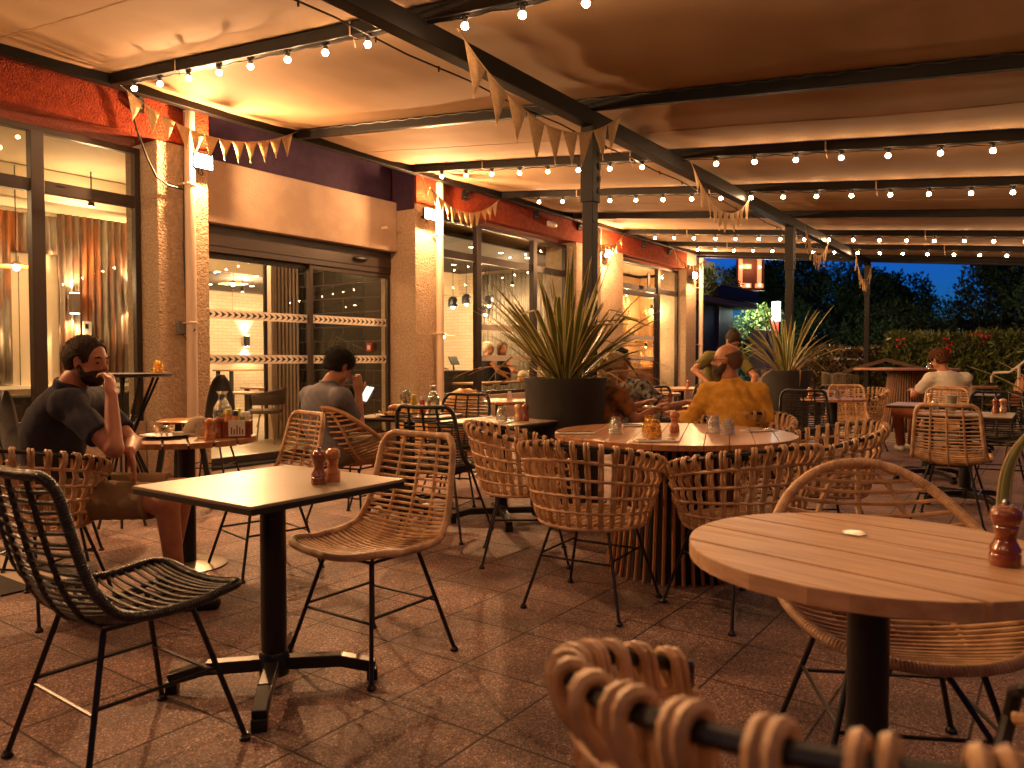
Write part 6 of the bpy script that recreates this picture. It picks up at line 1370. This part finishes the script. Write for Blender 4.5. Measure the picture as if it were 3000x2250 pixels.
for (dx,dy,l,c,ld,s) in ((-.045,.03,'orange sauce bottle with a yellow lid in the crate',(.55,.2,.03),M_ly,1.15),(-.04,-.03,'amber sauce bottle with a navy lid in the crate',(.5,.22,.05),M_lb,1.1),(.01,-.03,'green herb jar with a white lid in the crate',(.25,.3,.08),M_lw,1.0),(.02,.03,'lemon sauce bottle with a lime lid in the crate',(.55,.45,.08),mat('lime_lid',(.3,.4,.03),.4),1.15),(.055,-.01,'pale mustard jar with a white lid in the crate',(.6,.5,.25),M_lw,1.0)): sauce((bs.x+dx,bs.y+dy,bs.z),l,c,ld,s)
tumbler_glass((2.98+.22,5.62-.1,1.1005),'amber upturned tumbler on the tall bistro table',M_tumY)
# food table
ft=(4.60,4.27)
def at2(x,y,z=.7525): return (ft[0]+x,ft[1]+y,z)
plate(at2(-.2,-.02),'dark plate of fries on the food table',.15)
fb=thing('burger','half a burger on the dark plate','burger',at2(-.17,.0,.772)); MB().ell((0,0,.05),(.05,.05,.028),16,8).build('bun_top', mat('toasted_bun',(.45,.17,.04),.4), fb); MB().lathe([(0,0),(.05,0),(.052,.02),(0,.022)],18).build('bun_base', mat('toasted_bun',(.45,.17,.04),.4), fb); MB().lathe([(0,.021),(.054,.021),(.054,.034),(0,.034)],18).build('patty', mat('patty',(.08,.03,.015),.6), fb)
fm=MB(); rnd=random.Random(2)
for k in range(30): c=Vector((rnd.gauss(0,.03),rnd.gauss(0,.03),.006+rnd.random()*.02)); d=Vector((rnd.gauss(0,1),rnd.gauss(0,1),rnd.uniform(-.1,.2))).normalized()*.03; fm.bar(c-d,c+d,.008,.008)
tag(fm.build('fries', mat('fries',(.6,.36,.1),.5), loc=at2(-.27,-.06,.772)),'heap of fries on the dark plate','fries')
rk=thing('sauce_pot','small white sauce pot on the food table','sauce pot',at2(-.12,-.12)); MB().lathe([(0,0),(.02,0),(.028,.03),(.024,.03),(.018,.006),(0,.006)],18).build('pot_body',M_linen,rk)
def wine(loc,label,c):
    t=thing('wine_glass',label,'glass',loc); MB().lathe([(0,0),(.035,.002),(.006,.008),(.004,.07),(.03,.095),(.045,.13),(.044,.17),(.036,.205),(.035,.205),(.042,.17),(.043,.13),(.028,.098),(0,.085)],24).build('glass_bowl',M_bott,t); MB().lathe([(0,.09),(.026,.099),(.041,.13),(.0415,.15),(0,.15)],20).build('drink', mat('spritz_drink',c,.1,trans=.6), t)
wine(at2(-.02,.02),'balloon glass of orange spritz with ice on the food table',(.7,.4,.1))
sauce(at2(.06,.0),'yellow squeeze bottle on the food table',(.6,.42,.03),M_ly,1.25); sauce(at2(.08,-.07),'red ketchup bottle on the food table',(.5,.05,.02),M_lw,1.15); carafe(at2(.18,-.1),'clear carafe at the right end of the food table',1.05,.35)
# table three
c3=(4.61,3.36)
def at3(x,y,z=.7525): return (c3[0]+x,c3[1]+y,z)
tumbler_glass(at3(-.02,-.02),'upturned clear tumbler on the table left of the nearer planter',s=1.1)
pepper_mill(at3(.02,-.14),'pale mill of the pair left of the nearer planter',M_millp,knob=False); pepper_mill(at3(.04,-.19),'cherry mill of the pair left of the nearer planter',M_milld)
napkin_cutlery(at3(-.17,-.15),20,'napkin with cutlery in front of the upturned tumbler'); napkin_cutlery(at3(.17,.12),80,'napkin with cutlery at the far corner of the same square table')
# big slatted table
bz=.7835; B0=Vector((4.15,1.80,bz))
def atb(px,d): return tuple(CF((px-1106)*d/1667,d,bz))
tumbler_glass(atb(1330,4.32),'clear upturned tumbler at the left of the big slatted table')
a_=tumbler_glass(atb(1415,4.12),'front amber upturned tumbler on the big slatted table',M_tumY); tumbler_glass(atb(1403,4.42),'rear amber upturned tumbler on the big slatted table',M_tumY)
pepper_mill(atb(1458,4.42),'single beech mill in the middle of the big slatted table',M_mill)
tumbler_glass(atb(1543,4.42),'left one of two clear upturned tumblers at the right of the slatted table'); tumbler_glass(atb(1573,4.26),'right one of two clear upturned tumblers at the right of the slatted table')
napkin_cutlery(atb(1243,4.35),-55,'napkin with cutlery at the left rim of the slatted table'); napkin_cutlery(atb(1418,3.93),-45,'napkin with cutlery at the front rim of the slatted table'); napkin_cutlery(atb(1640,4.5),-30,'napkin with cutlery at the right rim of the slatted table'); napkin_cutlery(atb(1380,4.85),-50,'napkin with cutlery at the rear rim of the slatted table')
# guests' table
def atn(x,y,z=.7525): return (6.95+x,3.35+y,z)
carafe(atn(-.12,-.12),'ribbed carafe on the guests table',1.05,.5); plate(atn(-.25,.15),'dark plate with crumpled napkins on the guests table',.13); pepper_mill(atn(.0,-.3),'cherry mill beside the guests carafe',M_milld)
g_=thing('frosted_glass','tall frosted glass on the guests table','glass',atn(-.2,.02)); MB().lathe([(0,0),(.03,0),(.038,.13),(.036,.13),(.028,.006),(0,.006)],20).build('glass_body',M_bott,g_)
def crumple(loc,label,seed,s=.1):
    rnd=random.Random(seed); tag(MB().grid(lambda u,v:((u-.5)*s*2,(v-.5)*s*1.5,.012+.03*abs(mnoise.noise(Vector((u*4,v*4,seed))))+.02*mnoise.noise(Vector((u*9,v*9,seed)))),14,12).build('paper_napkin',M_linen,loc=loc,solid=.001,sharp=60),label,'napkin','crumpled napkins')
crumple(atn(-.25,.15,.775),'crumpled napkin on the guests plate',1); crumple(atn(-.05,-.38),'pale folded napkin near the yellow sleeve',2,.08)
# small groups at right
tumbler_glass((9.35,2.2,.7525),'left upturned tumbler on the small round table'); tumbler_glass((9.42,2.08,.7525),'right upturned tumbler on the small round table'); pepper_mill((9.2,2.32,.7525),'mill beside the tumblers on the small round table')
tumbler_glass((7.42,.95-.1,.7525),'upturned tumbler at the left corner of the table before the big golden chair'); pepper_mill((7.62,.42,.7525),'cherry mill at the right of that table, left of the pair',M_milld); pepper_mill((7.68,.37,.7525),'pale mill at the right of that table, right of the pair',M_millp,knob=False)
pepper_mill((8.55,1.02,.7525),'pale mill on the dark table beyond the glass',M_millp)
pg=thing('paper_glass','frosted glass printed with a white bird emblem','glass',(7.35,.72,.7525)); MB().lathe([(0,0),(.033,0),(.045,.15),(.043,.15),(.031,.005),(0,.005)],24).build('glass_body', mat('frosted_plastic',(.45,.40,.33),.5,trans=.4), pg)
for r_ in (.026,): MB().tube([(-.0415*math.cos(R(30))-.006+0.0*a, .0415*math.sin(R(30))+math.cos(a)*r_*.8,.085+math.sin(a)*r_) for a in np.linspace(0.4,5.4,20)],.0022,5).tube([(-.042,.03,.075),(-.045,.02,.09),(-.044,.01,.08)],.002,5).build('emblem',M_strip,pg)
tumbler_glass((11.6,.9,.7525),'upright glass with a straw next to the man in white',up=True,s=1.0); MB_s=MB().tube([(11.6,.9,.78),(11.62,.93,.95)],.003,6).build('drinking_straw',M_strip); tag(MB_s,'paper straw standing in the glass near the man in white','straw')
tumbler_glass((14.1,1.7,1.0605),'upturned tumbler on the tall bar table'); tag(MB().bx(13.95,14.15,2.2,2.45,1.061,1.065).build('menu_sheet',M_linen,smooth=False),'white menu sheet on the tall bar table','menu')
pepper_mill((15.1,1.2,.7525),'mill on the round table near the hedge'); pepper_mill((9.5,4.6,.7525),'mill on the table in front of the shop door'); pepper_mill((11.5,4.75,.7525),'mill on the table beside the farthest pillar')
pepper_mill((6.6,5.15,.7525),'mill in a holder on the round table under the third window',M_milld); tc_=thing('table_card','white folded card on the round table under the third window','card',(6.95,4.95,.7525)); MB().add([(-.03,-.02,0),(.03,-.02,0),(.03,0,.1),(-.03,0,.1),(-.03,.02,0),(.03,.02,0)],[(0,1,2,3),(4,3,2,5)]).build('card',M_linen,tc_,solid=.001,smooth=False)
# right foreground
pepper_mill(on(1.075,1.67),'large dark cherry mill at the right edge of the foreground table',M_milld,1.08)
flax(tuple(CF(3.75,4.6,.55)),'flax plant whose long blades enter from the right edge', 40, 1.25, 31, 1.15, 0.45, 0.05, 4); planter(tuple(CF(3.75,4.6,0)),'round planter just outside the right edge of the photo',.3,.6)
lf=thing('flax_leaf_tuft','pale flax blade rising behind the large mill at the right edge','plant',tuple(CF(1.50,2.25,.0)))
P=curve([(0,0,.35),(-.02,.035,.62),(-.02,.045,.80),(-.01,.02,.93),(.04,-.06,1.04),(.10,-.16,1.13)],31); sd=RT
def blade(u0,u1):
    def f(u,v):
        q=u0+(u1-u0)*u; w_=.022*(1-v**3)+.001; p=P[min(30,int(round(v*30)))]; return p+sd*w_*q+FW*abs(q)*w_*.3
    return f
MB().grid(blade(-.6,.6),4,30).build('leaf_blade',mat('pale_leaf_green',(0.30,0.33,0.12),0.4),lf,sharp=180,solid=.0015)
MB().grid(blade(-1,-.6),1,30).build('leaf_margin',M_leafc,lf,sharp=180,solid=.0015); MB().grid(blade(.6,1),1,30).build('leaf_margin',M_leafc,lf,sharp=180,solid=.0015)
# jar beside the bearded man's leg
jr=thing('jar','glass jar with a white lid standing by the bearded man\'s feet','jar',tuple(CF(-1.95,3.5,0.02))); MB().lathe([(0,0),(.05,0),(.052,.01),(.052,.20),(.045,.215),(0,.215)],20).build('jar_body',mat('dark_jar',(.03,.03,.025),.1),jr); MB().lathe([(0,.216),(.05,.216),(.05,.245),(0,.247)],20).build('lid',M_lw,jr)
